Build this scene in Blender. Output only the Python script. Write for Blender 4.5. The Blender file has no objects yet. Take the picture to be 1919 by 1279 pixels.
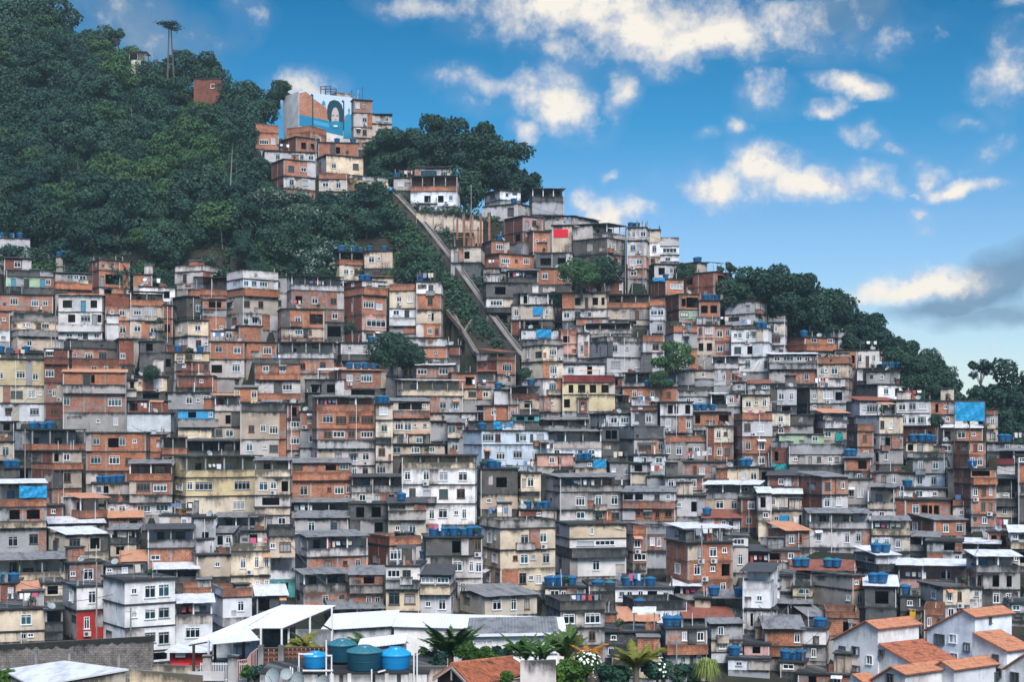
import bpy, math, random, bisect
from mathutils import Vector, noise as mnoise
R = random.Random(7)
sc = bpy.context.scene
col = sc.collection
F = 2896.0          # focal length in photograph pixels
CX, HY = 959.5, 820.0
ZC = 26.6           # height of the lens above the foot of the hill

# ------------------------------------------------------------------ layout of the hill
PROF = [(-200, 470), (-60, 420), (60, 388), (150, 362), (250, 340), (350, 322), (450, 306), (560, 290), (700, 268),
        (850, 240), (950, 217), (1050, 195), (1150, 172), (1200, 163), (1279, 155), (1400, 145)]
def lerp_tab(tab, x):
    if x <= tab[0][0]: return tab[0][1]
    for (a, b), (c, d) in zip(tab, tab[1:]):
        if x <= c: return b + (d - b) * (x - a) / (c - a)
    return tab[-1][1]
def dist_at(y): return lerp_tab(PROF, y)
INV = sorted((d, y) for y, d in PROF)
def row_at(D): return lerp_tab(INV, D)
CREST = [(-300, -60), (0, 40), (150, 100), (300, 170), (430, 205), (540, 245), (660, 275), (700, 335), (760, 372), (900, 397),
         (1000, 402), (1100, 442), (1200, 482), (1280, 522), (1350, 560), (1450, 592), (1550, 642), (1620, 684), (1700, 742),
         (1760, 785), (1850, 815), (1919, 835), (2200, 900)]
def P(px, py, D):
    return Vector(((px - CX) * D / F, D, ZC + (HY - py) * D / F))
def hill_z(px, D):
    yc = lerp_tab(CREST, px)
    Dc = dist_at(yc)
    if D <= 155: return 0.0 if D < 145 else max(0.0, ZC + (HY - row_at(155)) * 155 / F - .6) * (D - 145) / 10
    if D <= Dc: return ZC + (HY - row_at(D)) * D / F - .6
    return ZC + (HY - yc) * Dc / F - .6 - (D - Dc) * .45 - (D - Dc) ** 2 * .004

# ------------------------------------------------------------------ objects
def tag(o, label=None, cat=None, group=None, kind=None):
    if label: o['label'] = label
    if cat: o['category'] = cat
    if group: o['group'] = group
    if kind: o['kind'] = kind
    return o
def empty(name, loc, rz=0.0):
    o = bpy.data.objects.new(name, None); col.objects.link(o)
    o.location = loc; o.rotation_euler = (0, 0, rz); o.empty_display_size = .5
    return o
def link(name, me, parent=None, loc=(0, 0, 0), rz=0.0):
    o = bpy.data.objects.new(name, me); col.objects.link(o)
    o.location = loc; o.rotation_euler = (0, 0, rz)
    if parent: o.parent = parent
    return o
class MB:
    def __init__(s): s.v = []; s.f = []; s.m = []; s.uv = []; s.dr = []; s.mats = []
    def mi(s, mat):
        if mat not in s.mats: s.mats.append(mat)
        return s.mats.index(mat)
    def poly(s, pts, mat, uv=None, dr=None):
        n = len(s.v); k = len(pts)
        s.v.extend(tuple(p) for p in pts); s.f.append(tuple(range(n, n + k))); s.m.append(s.mi(mat))
        if uv is None: uv = [(p[0] + p[1] * .7, p[2] + p[1] * .3) for p in pts]
        s.uv.extend(uv); s.dr.extend(dr or [(5, 5)] * k)
    def box(s, x0, x1, y0, y1, z0, z1, mat, bottom=True):
        a = [(x0, y0), (x1, y0), (x1, y1), (x0, y1)]; h = z1 - z0; u = 0
        for i in range(4):
            p, q = a[i], a[(i + 1) % 4]; L = abs(q[0] - p[0]) + abs(q[1] - p[1])
            s.poly([(p[0], p[1], z0), (q[0], q[1], z0), (q[0], q[1], z1), (p[0], p[1], z1)], mat,
                   [(u, z0), (u + L, z0), (u + L, z1), (u, z1)], [(h, 0), (h, 0), (0, h), (0, h)])
            u += L
        s.poly([(x0, y0, z1), (x1, y0, z1), (x1, y1, z1), (x0, y1, z1)], mat, None, [(.2, 3)] * 4)
        if bottom: s.poly([(x0, y1, z0), (x1, y1, z0), (x1, y0, z0), (x0, y0, z0)], mat)
    def bar(s, a, b, r, mat, n=4, r2=None):
        a, b = Vector(a), Vector(b); d = (b - a)
        if d.length < 1e-6: return
        d.normalize(); up = Vector((0, 0, 1)) if abs(d.z) < .9 else Vector((1, 0, 0))
        p = d.cross(up).normalized(); q = p.cross(d); r2 = r if r2 is None else r2
        c = [(math.cos(math.tau * (i + .5) / n), math.sin(math.tau * (i + .5) / n)) for i in range(n)]
        for i in range(n):
            (c0, s0), (c1, s1) = c[i], c[(i + 1) % n]
            s.poly([a + (p * c0 + q * s0) * r, b + (p * c0 + q * s0) * r2, b + (p * c1 + q * s1) * r2, a + (p * c1 + q * s1) * r], mat)
        s.poly([b + (p * c0 + q * s0) * r2 for c0, s0 in reversed(c)], mat)
        s.poly([a + (p * c0 + q * s0) * r for c0, s0 in c], mat)
    def lathe(s, prof, mat, n=16, c=(0, 0, 0)):
        for (r0, z0), (r1, z1) in zip(prof, prof[1:]):
            for i in range(n):
                t0, t1 = math.tau * i / n, math.tau * (i + 1) / n
                pts = [(c[0] + r0 * math.cos(t0), c[1] + r0 * math.sin(t0), c[2] + z0), (c[0] + r0 * math.cos(t1), c[1] + r0 * math.sin(t1), c[2] + z0),
                       (c[0] + r1 * math.cos(t1), c[1] + r1 * math.sin(t1), c[2] + z1), (c[0] + r1 * math.cos(t0), c[1] + r1 * math.sin(t0), c[2] + z1)]
                if r0 < 1e-5: pts = [pts[0], pts[2], pts[3]]
                elif r1 < 1e-5: pts = pts[:3]
                s.poly(pts, mat)
    def mesh(s, name, smooth=False):
        me = bpy.data.meshes.new(name)
        me.from_pydata(s.v, [], s.f)
        for m in s.mats: me.materials.append(m)
        me.polygons.foreach_set('material_index', s.m)
        for nm, dat in (('UVMap', s.uv), ('drip', s.dr)):
            l = me.uv_layers.new(name=nm)
            l.data.foreach_set('uv', [c for p in dat for c in p])
        if smooth: me.polygons.foreach_set('use_smooth', [True] * len(s.f))
        me.update()
        return me
    def build(s, name, parent=None, loc=(0, 0, 0), rz=0.0, smooth=False):
        return link(name, s.mesh(name, smooth), parent, loc, rz)

# ------------------------------------------------------------------ materials
def new_mat(name):
    m = bpy.data.materials.new(name); m.use_nodes = True
    nt = m.node_tree; nt.nodes.clear()
    return m, nt
class N:
    """small helper that writes node trees"""
    def __init__(s, nt): s.nt = nt; s.L = nt.links
    def node(s, t, **kw):
        n = s.nt.nodes.new(t)
        for k, v in kw.items(): setattr(n, k, v)
        return n
    def put(s, sock, v):
        if hasattr(v, 'is_linked') or isinstance(v, bpy.types.NodeSocket): s.L.new(v, sock)
        else: sock.default_value = v
    def math(s, op, a, b=0.0, clamp=False):
        n = s.node('ShaderNodeMath', operation=op, use_clamp=clamp); s.put(n.inputs[0], a); s.put(n.inputs[1], b); return n.outputs[0]
    def vmath(s, op, a, b=(0, 0, 0)):
        n = s.node('ShaderNodeVectorMath', operation=op); s.put(n.inputs[0], a); s.put(n.inputs[1], b); return n.outputs[0]
    def mix(s, f, a, b, mode='MIX'):
        n = s.node('ShaderNodeMix', data_type='RGBA', blend_type=mode); n.clamp_factor = True
        s.put(n.inputs[0], f); s.put(n.inputs[6], a if not isinstance(a, tuple) or len(a) == 4 else (*a, 1)); s.put(n.inputs[7], b if not isinstance(b, tuple) or len(b) == 4 else (*b, 1))
        return n.outputs[2]
    def noise(s, vec, scale, detail=3, rough=.55):
        n = s.node('ShaderNodeTexNoise'); s.put(n.inputs['Vector'], vec); n.inputs['Scale'].default_value = scale
        n.inputs['Detail'].default_value = detail; n.inputs['Roughness'].default_value = rough; return n.outputs['Fac']
    def ramp(s, v, lo, hi, a=0.0, b=1.0):
        n = s.node('ShaderNodeMapRange'); n.clamp = True
        s.put(n.inputs[0], v); n.inputs[1].default_value = lo; n.inputs[2].default_value = hi; n.inputs[3].default_value = a; n.inputs[4].default_value = b
        return n.outputs[0]
    def uv(s, name): return s.node('ShaderNodeUVMap', uv_map=name).outputs[0]
    def out(s, colr, rough=.9, spec=.2, bump=None, metal=0.0, dist=.05):
        p = s.node('ShaderNodeBsdfPrincipled'); s.put(p.inputs['Base Color'], colr if not isinstance(colr, tuple) else (*colr, 1)); s.put(p.inputs['Roughness'], rough)
        p.inputs['Specular IOR Level'].default_value = spec; p.inputs['Metallic'].default_value = metal
        if bump is not None:
            b = s.node('ShaderNodeBump'); b.inputs['Strength'].default_value = .6; b.inputs['Distance'].default_value = dist
            s.L.new(bump, b.inputs['Height']); s.L.new(b.outputs[0], p.inputs['Normal'])
        o = s.node('ShaderNodeOutputMaterial'); s.L.new(p.outputs[0], o.inputs[0]); return p
def plain(name, c, rough=.6, spec=.3, metal=0.0):
    m, nt = new_mat(name); N(nt).out(c, rough, spec, metal=metal); return m
def weathered(n, base, stain, dark=(.017, .021, .021), warm=.25):
    """mould running down from the top edges, damp at the foot, broad tone changes"""
    rnd = n.node('ShaderNodeObjectInfo').outputs['Random']
    off = n.node('ShaderNodeCombineXYZ'); n.put(off.inputs[0], n.math('MULTIPLY', rnd, 317.0)); n.put(off.inputs[1], n.math('MULTIPLY', rnd, 91.0)); off.inputs[2].default_value = 0
    uv = n.vmath('ADD', n.uv('UVMap'), off.outputs[0])
    d = n.node('ShaderNodeSeparateXYZ'); n.put(d.inputs[0], n.uv('drip'))
    broad = n.noise(uv, .45, 4)
    streak = n.noise(n.vmath('MULTIPLY', uv, (1.7, .24, 1)), 1.0, 5, .7); zone = n.noise(n.vmath('ADD', uv, (5, 31, 0)), .33, 2, .5)
    patch = n.noise(uv, 1.1, 5, .65)
    top = n.ramp(d.outputs[0], 0, 1.25, 1, 0); foot = n.ramp(d.outputs[1], 0, .55, 1, 0)
    v = n.math('ADD', n.math('MULTIPLY', streak, 1.25), n.math('MULTIPLY', n.math('POWER', top, 1.8), .72))
    v = n.math('ADD', v, n.math('MULTIPLY', patch, .75)); v = n.math('ADD', v, n.math('MULTIPLY', foot, .26))
    v = n.math('ADD', v, n.math('MULTIPLY', n.math('SUBTRACT', rnd, .5), .25)); v = n.math('ADD', v, n.math('MULTIPLY', n.math('SUBTRACT', zone, .5), 1.3))
    mould = n.math('MULTIPLY', n.ramp(v, 1.17, 1.62), stain, True)
    tone = n.ramp(broad, .3, .7, .74, 1.16)
    tone = n.math('MULTIPLY', tone, n.ramp(rnd, 0, 1, .8, 1.15))
    c = n.mix(1.0, base(uv) if callable(base) else (*base, 1), tone, 'MULTIPLY')
    c = n.mix(n.math('FRACT', n.math('MULTIPLY', rnd, 13.7)), n.mix(1.0, c, (1.04, .97, .9, 1), 'MULTIPLY'), n.mix(1.0, c, (.93, .98, 1.04, 1), 'MULTIPLY'))
    fine = n.noise(uv, 6.0, 3, .7)
    c = n.mix(n.ramp(fine, .45, .75, 0, .3), c, n.mix(1.0, c, (.62, .6, .57, 1), 'MULTIPLY'))
    blotch = n.ramp(n.noise(n.vmath('ADD', uv, (13, 7, 0)), .8, 4, .6), .56, .66)
    c = n.mix(n.math('MULTIPLY', blotch, warm), c, (.21, .2, .19, 1))
    return n.mix(mould, c, (*dark, 1)), fine
def plaster(name, c, stain=.8, warm=.2):
    m, nt = new_mat(name); n = N(nt); cc, fine = weathered(n, c, stain, warm=warm); n.out(cc, .92, .15, fine, dist=.02); return m
def brick(name, c1, c2, mortar, stain=.6, warm=.12, patchy=0.0):
    m, nt = new_mat(name); n = N(nt)
    def base(uv):
        b = n.node('ShaderNodeTexBrick'); n.L.new(uv, b.inputs['Vector'])
        b.inputs['Color1'].default_value = (*c1, 1); b.inputs['Color2'].default_value = (*c2, 1); b.inputs['Mortar'].default_value = (*mortar, 1)
        b.inputs['Scale'].default_value = 1; b.inputs['Brick Width'].default_value = .42; b.inputs['Row Height'].default_value = .22
        b.inputs['Mortar Size'].default_value = .022; b.inputs['Mortar Smooth'].default_value = .2; b.inputs['Bias'].default_value = 0
        c = n.mix(n.ramp(n.noise(uv, 3.0, 3, .7), .35, .7), b.outputs[0], n.mix(1.0, b.outputs[0], (.68, .55, .5, 1), 'MULTIPLY'))
        if patchy:
            p = n.ramp(n.noise(n.vmath('MULTIPLY', uv, (1, 1.6, 1)), .75, 3, .55), .5, .56)
            c = n.mix(n.math('MULTIPLY', p, patchy), c, (.27, .255, .25, 1))
        return c
    cc, fine = weathered(n, base, stain, warm=warm); n.out(cc, .92, .1, fine, dist=.03); return m
M = {}
M['b'] = brick('orange_brick', (.54, .215, .110), (.44, .155, .078), (.44, .34, .27), .62)
M['r'] = brick('red_brick', (.31, .105, .065), (.22, .072, .048), (.22, .16, .13), .75)
M['m'] = brick('patched_brick', (.50, .21, .125), (.42, .155, .09), (.38, .32, .28), .7, patchy=.85)
M['g'] = plaster('grey_cement', (.365, .355, .35), .95)
M['k'] = plaster('black_mould_cement', (.105, .106, .103), .95, .4)
M['l'] = plaster('pale_grey_plaster', (.56, .53, .525), .9)
M['c'] = plaster('cream_plaster', (.68, .575, .435), .85)
M['y'] = plaster('yellow_plaster', (.62, .495, .29), .75)
M['w'] = plaster('white_plaster', (.76, .76, .77), .75, .1)
M['s'] = plaster('sand_plaster', (.52, .44, .36), .95)
M['p'] = plaster('pink_plaster', (.55, .33, .28), .7)
M['n'] = plaster('pale_green_plaster', (.42, .56, .36), .6)
M['t'] = plaster('teal_plaster', (.10, .38, .40), .6)
M['u'] = plaster('blue_plaster', (.05, .30, .55), .5)
M['a'] = plaster('pale_blue_plaster', (.58, .63, .67), .75)
M['q'] = plaster('dark_red_painted_plaster', (.21, .045, .045), .7)
M['e'] = plaster('red_painted_plaster', (.40, .035, .03), .5)
M['W'] = plaster('clean_white_plaster', (.78, .79, .80), .38, .05)
M['slab'] = plaster('stained_concrete_slab', (.20, .20, .195), .9, .4)
M['floor'] = plaster('roof_screed', (.19, .19, .185), .6, .4)
def sheet(name, c, stain, period=.19):
    m, nt = new_mat(name); n = N(nt)
    uv = n.uv('UVMap'); rnd = n.node('ShaderNodeObjectInfo').outputs['Random']
    off = n.node('ShaderNodeCombineXYZ'); n.put(off.inputs[0], n.math('MULTIPLY', rnd, 57.0))
    q = n.vmath('ADD', uv, off.outputs[0])
    w = n.node('ShaderNodeTexWave'); n.L.new(uv, w.inputs[0]); w.inputs['Scale'].default_value = .314 / period
    st = n.ramp(n.noise(n.vmath('MULTIPLY', q, (1.2, .35, 1)), 1.0, 5, .65), .46, .72)
    c2 = n.mix(n.math('MULTIPLY', st, stain), (*c, 1), (.05, .05, .048, 1))
    n.out(c2, .7, .25, w.outputs['Fac'], dist=.04); return m
M['Rk'] = sheet('dark_fibre_sheet', (.075, .078, .08), .7)
M['Rg'] = sheet('grey_fibre_sheet', (.25, .25, .25), .92)
M['Rw'] = sheet('white_metal_sheet', (.74, .75, .77), .45)
M['Ro'] = sheet('orange_sheet', (.62, .30, .17), .35)
M['Rr'] = sheet('rust_red_sheet', (.30, .10, .062), .75)
M['frame'] = plain('white_window_frame', (.72, .73, .74), .5)
M['frame2'] = plain('dark_window_frame', (.10, .10, .10), .5); M['frame1'] = plain('aluminium_window_frame', (.42, .44, .45), .4); M['frame3'] = plain('brown_window_frame', (.16, .075, .04), .6)
def glass(name, c, rough=.12):
    m, nt = new_mat(name); n = N(nt)
    rnd = n.node('ShaderNodeObjectInfo').outputs['Random']
    n.out(n.mix(rnd, (*[x * .55 for x in c], 1), (*[min(1, x * 1.5) for x in c], 1)), rough, .5); return m
M['glass0'] = glass('dark_window_glass', (.007, .017, .020))
M['glass1'] = glass('teal_window_glass', (.018, .062, .076))
M['glass2'] = glass('curtained_window_glass', (.33, .35, .37), .3)
M['door0'] = plain('brown_door', (.10, .05, .03)); M['door1'] = plain('grey_metal_door', (.24, .25, .26)); M['door2'] = plain('blue_door', (.05, .22, .36)); M['door3'] = plain('dark_door', (.03, .035, .035))
M['pipe'] = plain('white_plastic_pipe', (.68, .68, .68), .4)
M['post'] = plaster('concrete_post', (.30, .295, .285), .6)
M['iron'] = plain('rusty_rebar', (.10, .06, .045))
M['acbox'] = plain('air_conditioner_casing', (.52, .52, .51), .5); M['acdark'] = plain('fan_grille', (.06, .06, .06))
M['tank'] = plain('blue_polyethylene', (.006, .085, .20), .4, .4); M['tank_lid'] = plain('blue_polyethylene_lid', (.008, .12, .26), .4, .4)
M['tankd'] = plain('dark_teal_polyethylene', (.006, .055, .085), .38, .5); M['tankd_lid'] = plain('teal_polyethylene_lid', (.03, .16, .20), .35, .5)
M['tarp'] = plain('blue_tarpaulin', (.012, .25, .48), .5); M['redcloth'] = plain('red_banner_cloth', (.62, .012, .03), .7)
M['dish'] = plain('grey_dish', (.30, .34, .35), .5)
M['cloth'] = []
for i, c in enumerate([(.75, .75, .76), (.50, .10, .18), (.10, .2, .38), (.55, .5, .42), (.38, .07, .06), (.05, .06, .08), (.6, .62, .66), (.2, .24, .3)]):
    M['cloth'].append(plain('laundry_cloth', c, .9))
# ------------------------------------------------------------------ the houses
# One row per house: left and right edge, optional corner with the finish of its side (< side on the left, > on the right), roof sheet,
# then storeys from the roof down: height marks, wall finish and openings (kind, centre, width). K: water tanks on the roof.
ROWS = {}
ROWS['A', 0, 400, 4] = """
-30 225 185 l w45:45 w155:45 325 K 15 90 150
30 235 Rg 335 r w130:50 425
45 300 420 kP 472 n d100 d200:40 550 kP 610
420 570 325 b s520 w500 400 K 380 475
300 418 430 gP 475 m d320 w358:40 555
415 690 Rg 445 g w525 w572 w620 512 bP 568 b w.. 600
648 972 <745:r 350 b 425 b o855:130 d765:30 552 s o810:60 612
1000 1142 460 b w1095:25 548
1045 1312 550 w o1250:45 660
1310 1690 <1520 385 lP 432 l d1385:30 o1630:70 520 l 560
1470 1830 Rk 478 T:b 610
1700 2085 <1820 425 wP 488 w w1845 w1905 w1975:60 560 bP 618 s w1700:45 w1850 w1955 745 l w1820 w1910 w1935:50 870
-20 398 605 m w105:60 w262 w340 728
70 455 <130 755 gP 805 c s178 w212:40 d290 l340:55 870 gP 920 s w220 l418:40 1025
-40 75 735 b s30 870 w 960
438 798 >765 Ro 615 w o505:70 d625:38 o703:50 742 w o537:55 w642:70 d708 o752:45 835 wP 890 w l520:45 l600:40 d640 l725:40 o790:50 948
800 890 762 w 830 w 948
790 975 600 rP 690 b w915:42 s840 805 b w920:48 945
975 1225 Rk 588 T:b 690 g w1030 w1135 802 s w1030 w1152:50 938
1220 1295 690 r 790 r o1255:40 930
1290 1525 <1400:k 622 k w1490 s1430 775
1520 1698 Rr 642 b o1612:95 718 g 772 b w1618 s1660 965
1310 1562 <1408 800 c w1350 w1482 918 l l1365:25 w1488 s1545 1040
1790 1965 845 b 965
1690 1795 872 m w1715 965
1570 1832 965 b w1640:55 w1778:55 1095 l o1625:80 w1770:60 1232
1835 2072 968 b w2005:60 1092
478 932 <522 950 kP 1008 m s560 l667:60 w770:60 1135
895 1012 942 r l915:40 1135
332 517 1020 r w375 1085 rP 1132 r w372:65 1272 m w398:50 s375 1425 r w410:60 1545
515 905 1085 rP 1132 b w705:45 w795:30 1195
-30 325 1048 k 1095 K 5 70 195
-60 336 1092 y l5:40 w155:65 w265:42 1292 c w125:90 w237:55 s297 1424 w w62:45 w258:70 1560
1050 1240 960 k o1120:50 1045 k 1215
1205 1312 1045 k o1250:60 1190
1150 1408 985 rP 1042 k 1130
1310 1568 1045 y w1348 w1415 w1485 1112 r d1545 s1380 1185 r 1300 K 1275 1340 1500
"""
ROWS['B', 480, 400, 4] = """
132 232 475 g l155:45 595 l w168:45 740
540 812 <625 285 T:b 383 c l585:25 w675:38 s715 w750:30 s800 498 K 590 645 725 790
812 1022 285 s w865:42 s920 o880:25 412 k 480 K 850 960
870 1112 Ro 478 c s1040 540
230 657 <265 Rk 470 T:l 575 m o320:50 w440:45 w580:45 712 m l470:42 w590:45 808 k o585:100 945
190 512 718 b w312:40 o450:100 858 s s265 l320:60 w405:25 928 m w285 w400 985
660 976 <795:r 505 w w725 w845 550 bP 610 b w842:80 w922:45 757 p l900:145 880 l w850:50 w920:55 960 K 720 775 835
1000 1202 530 bP 582 c w1072:38 w1155:40 714 w w1050:45 d1130 784 wP 845 g 905
1200 1387 515 w w1310:38 607 b w1305:38 722 s s1300 o1310:42 828 b w1303:35 w1355:28 945 K 1165 1235
165 582 968 T:l 1090 m w348:42 w500:45 1200
-10 332 1085 kP 1130 b w72:45 w200:45 1202 bP 1248 l w235:70 1350 bP 1400
635 888 972 l w835:60 s700 1060 kP 1105 K 985
690 1057 1108 l l905:32 l1010:32 1235
1060 1432 935 l 1005
1095 1432 1005 b w1250:48 s1345 1090 g w1395:30 1150
1430 1528 995 r 1065
1655 1945 <1808:r Rr 1042 T:b 1102 b w1880:70 1208 g 1290
1690 1900 <1765 205 b w1825:52 300 K 1820
1700 2082 <1825 302 b w1870:60 s1950 w2025:42 410 k 440
1705 1822 412 m d1740 w1795:32 520
1725 1925 520 k o1830:80 632 l l1800:90 708 kP 745 k o1840:90 840
1460 1685 255 s d1500 o1580:40 370 k 480
"""
ROWS['C', 960, 400, 4] = """
-58 232 <80:r 20 p d110:30 w165 135 r o40:40 215
90 280 <155 135 b s185 s240 290
298 447 92 s 293
240 650 <455:l Rg 22 l 105
190 442 415 b w245:45 w373:42 532 kT 605
180 452 300 k o250:80 o370:60 420
455 857 <710:k Rg 78 T:l 180 g w732:20 w765:20 w820:25 300 g w775:30 w830 397 g w780 w835:25 495
865 1005 110 l w985:40 w910:25 205 l w905 w950 320 p w905 w950 417 m w910 490 K 890 935
1028 1108 125 s 217 w w1065:30 322 c 385
1105 1250 180 lP 247 w w1180:105 312 w 360
1020 1244 <1065:k 382 l o1120:48 w1190:30 w1215 482
1040 1282 <1150:r 495 b l1230:95 612 K 1070 1110
1215 1462 <1388 368 s w1330 443 K 1270 1335 1400
1280 1642 <1512:r 440 b o1570:60 o1330:45 543 b o1540:28 o1592:28 s1450 655
1640 1702 545 l s1680 645
375 714 600 s o490:40 d557:25 o622:42 o680:24 720 l w408 l490:42 s580 805
715 1032 612 T:b 712 s d895:25 d935 d970:25 800 s o900:60 840
1030 1142 645 bP 692 l w1062:52 w1110 802 g w1105:42 915
1145 1402 <1250:r 607 b o1285:32 o1350:90 722 n l1290:60 w1370 790
1400 1557 655 b o1440:50 o1510:50 780 K 1450 1480 1575
1595 1908 <1815:l 655 m w1840 w1880 750 l l1860:30 838 l w1870 900
60 307 Rg 602 l o105:42 s178 692
-5 302 690 s w30:32 l195:70 w262:25 802 k o150:100 850
-10 62 805 r 915
68 367 870 l l325:32 945
70 380 <230 940 gP 987 c w122 w305:52 1110 c w120:28 w308:52 1240 l w302:52 1372 s s300 1490
365 492 872 bP 905 p o405:48 982 p 1060
492 578 900 l l523:25 1085
540 892 Rg 830 T:l 905
480 720 788 b d585:28 w690:30 840
570 1012 <710:g 920 gP 957 l w770:38 s860 s960 1078 l w775:75 w935:38 1195
980 1140 915 bP 962 l w1075:48 1045 l w1075:48 s1100 1200
1150 1385 <1210 842 bP 895 l w1300:40 1018 l d1215 w1300 1170
1380 1518 840 p w1475:55 w1410:25 937 s o1415:38 o1478:40 1065
1515 1642 845 b w1555:42 w1615:30 957 b w1557:42 w1610:30 1070
1642 1918 870 w s1675 w1707:30 w1765:24 w1812:30 972 w w1690:50 o1780:38 1082 w w1765 w1900:24 1190 K 1840 1885
1495 1702 Rw 1075 T:l 1170 l w1530:28 w1585:28 w1665:42 1290
1700 1925 1135 w w1725:32 w1840:32 1200
1230 1372 1182 g w1280:32 1290
1370 1512 1180 s w1430:25 1245 g 1300
830 1236 1200 T:g 1318
372 692 Rk 1130 w o580:38 w440 1225
1800 1925 1065 m w1860:28 1130
575 832 510 r o650:50 w720:25 w812:20 605
-30 195 Rw 428 T:k 520 k 605
"""
ROWS['D', 1440, 400, 4] = """
-5 127 785 gP 818 s w28:25 w55:22 914 l l40:90 992 l 1060
310 457 835 l s345 d440 895 K 345 370 415
385 660 <525:l 888 gP 937 w s558 w605:25 s620 1035
135 497 <270:b 930 b w340:42 w462:36 982 bP 1030 c w318 w365 w450:32 1090 K 165 200 235
497 664 1030 b s550 o635:25 1160
662 832 1030 w w685:32 d742:25 w790:28 1160
830 898 1060 m w860:25 1150
5 362 Rw 1060 g l65:45 l150:75 l232:40 l292:40 w340:30 1127 gP 1170 m w145:32 w285:32 1280
365 602 1078 bP 1132 s w403:30 s428 l495:48 1240 m w405:28 w475:28 w560:28 1320
665 1005 1168 k o800:120 1260 K 870 925 975
"""
ROWS['E', 0, 680, 4] = """
470 947 Ro 72 b d650:60 o690:40 166 gP 230 m w495 l860:100 374 g s735 w868:32 520
1015 1252 105 c w1187:62 s1050 217 k o1130:120 295
958 1275 Rk 288 r o1000:60 375
1260 1612 225 g w1418:48 s1485 w1548:48 352
1335 1642 358 u o1440:60 w1580:30 425 gP 485 c w1460:85 w1635 580
1610 1802 Ro 248 T:l 366 s o1710:40 484 s w1637 w1720:55 580
1755 1930 Rg 188 y w1775:36 w1905:42 297 t o1820:32 w1855 380
1800 2147 302 kP 370 s w1885:45 w1972:38 w2052:62 578 l l1870:48 s1985 w2052:66 712
110 640 <240 505 T:b 662 k 700 K 200 260 320 375
235 612 <395:r 665 s o425:38 w500:48 757 bP 803 s w503:52 948 b 1095
645 1094 530 b w722:55 o850:80 w915:50 s1010 668 b l718:80 l857:78 w962:48 814 r w757:38 915
1090 1217 545 b w1105:25 672 b 715
1215 1402 565 T:b 692 b 745
1305 1962 <1395 706 T:y 866 y l1345:50 l1415:45 l1528:132 l1815:118 1007 c w1340:50 w1410:50 d1468 l1790:90 1150
970 1292 Rg 762 T:b 890 b l1075:98 l1200:98 992 gP 1050 l l1078:98 l1215:92 1145
690 972 910 l o795:38 s740 994 kP 1060 K 750 800 850 900
805 1000 1056 l s840 w915:52 1165
-10 347 Rw 912 T:b 1087 m o110:78 o250:98 1197 cP 1242 g w97:72 w252:66 1430
475 807 <600:r Ro 1022 T:b 1168 k 1215
340 474 1075 r s400 1170
820 1062 Ro 1168 b o1000:60 1260
-30 107 595 s w42:52 740 k 790
30 275 795 k o180:60 880 g 915 K 50 110 140
1400 1560 500 c 580
950 1280 380 a 520
1330 1600 100 r s1510 185 k 245
1560 1760 122 g 226
950 1022 130 l o990:30 205 l 262 k 305
-30 108 445 k o50:50 520 k 600
1395 1882 Rk 592 T:k 712
"""
ROWS['F', 480, 680, 4] = """
548 977 <642 Ro 58 m w700:42 l827:82 s760 192 k o800:180 250 K 700 760 820 880
1045 1552 <1090 Rw 132 T:c 250 g w1400:48 w1495:40 385
1548 1762 200 c l1620:60 w1720:40 275
1785 1890 205 l 315 K 1815
455 892 Rg 258 T:b 362 b l538:82 l637:82 l735:82 l832:88 499 m w537:60 l620:88 w715:50 l830:92 582 gP 644 l w615:52 w730:55 w822:52 774 l w738:42 w818:42 865
330 457 370 b w400:25 500 g l420:50 642 l w440:38 720
232 333 310 r o283:42 422 s l290:68 507 m l290:68 660 s 710
-60 225 Rk 300 k 375
897 1024 310 s w955:62 432 c w960:48 562 k 612 s w942:52 742 s l938:68 865 K 930 965
1025 1302 Rg 290 s o1112:92 o1203:78 s1262 364 mP 417 s l1072:62 l1137:52 s1190 s1265 540 s w1080:48 w1222:48 625
990 1412 615 s l1055:60 w1195:62 w1320:40 700
1302 1446 442 g 590
1436 1557 Rg 450 b w1468:52 562 g w1490:48 705
1655 1888 <1705:r 325 b w1780:38 435
1888 1965 322 b w1925:30 430
1555 2182 <1690:a 512 a l1735:88 l1812:42 w1960:24 w2000 w2065:24 w2130:58 617 a w1730:38 w1832:68 w1960:68 w2105:78 775 a w1730:30 815 K 1630 1700
1090 1642 700 T:c 792 w w1135:45 w1275:42 l1405:68 l1550:68 917 w w1172:48 w1280:62 l1405:68 l1535:62 1060 w w1317:38 l1400:68 s1500 w1560:32 1215
716 1147 Rk 862 T:g 974 l w797:48 w910:42 w1013:42 w1100:62 1060
255 717 Rg 757 b l312:72 o560:80 l660:70 822 bP 884 b w357:58 s548 w622:68 w690:32 1045
-10 252 Rg 737 T:c 857 s w55:68 w130:45 o215:50 997 l o110:130 1085 c 1147 l d100:40 w193:58 1240
235 702 Rg 1052 T:g 1165
700 987 1062 k o780:60 o900:70 1180 k o920:60 1290
990 1272 Rk 1057 c l1058:122 1114 gP 1180 c w1172:52 s1060 1325 K 1090
1680 1962 800 k o1840:80 987 s s1745 w1835:58 1100 K 1705 1765 1810
1200 1482 Rw 22 m l1245:72 l1405:68 115
1465 1652 78 b o1600:62 195
1660 1792 Rr 70 b l1720:112 147 p 180
365 662 130 k o450:80 o560:60 255
390 480 230 k 335
1310 1560 380 g 450
1540 1642 380 l s1590 485
1590 1925 442 k 525
1680 1928 1180 s 1275
975 1050 100 k 310
700 780 60 g s740 140
"""
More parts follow.
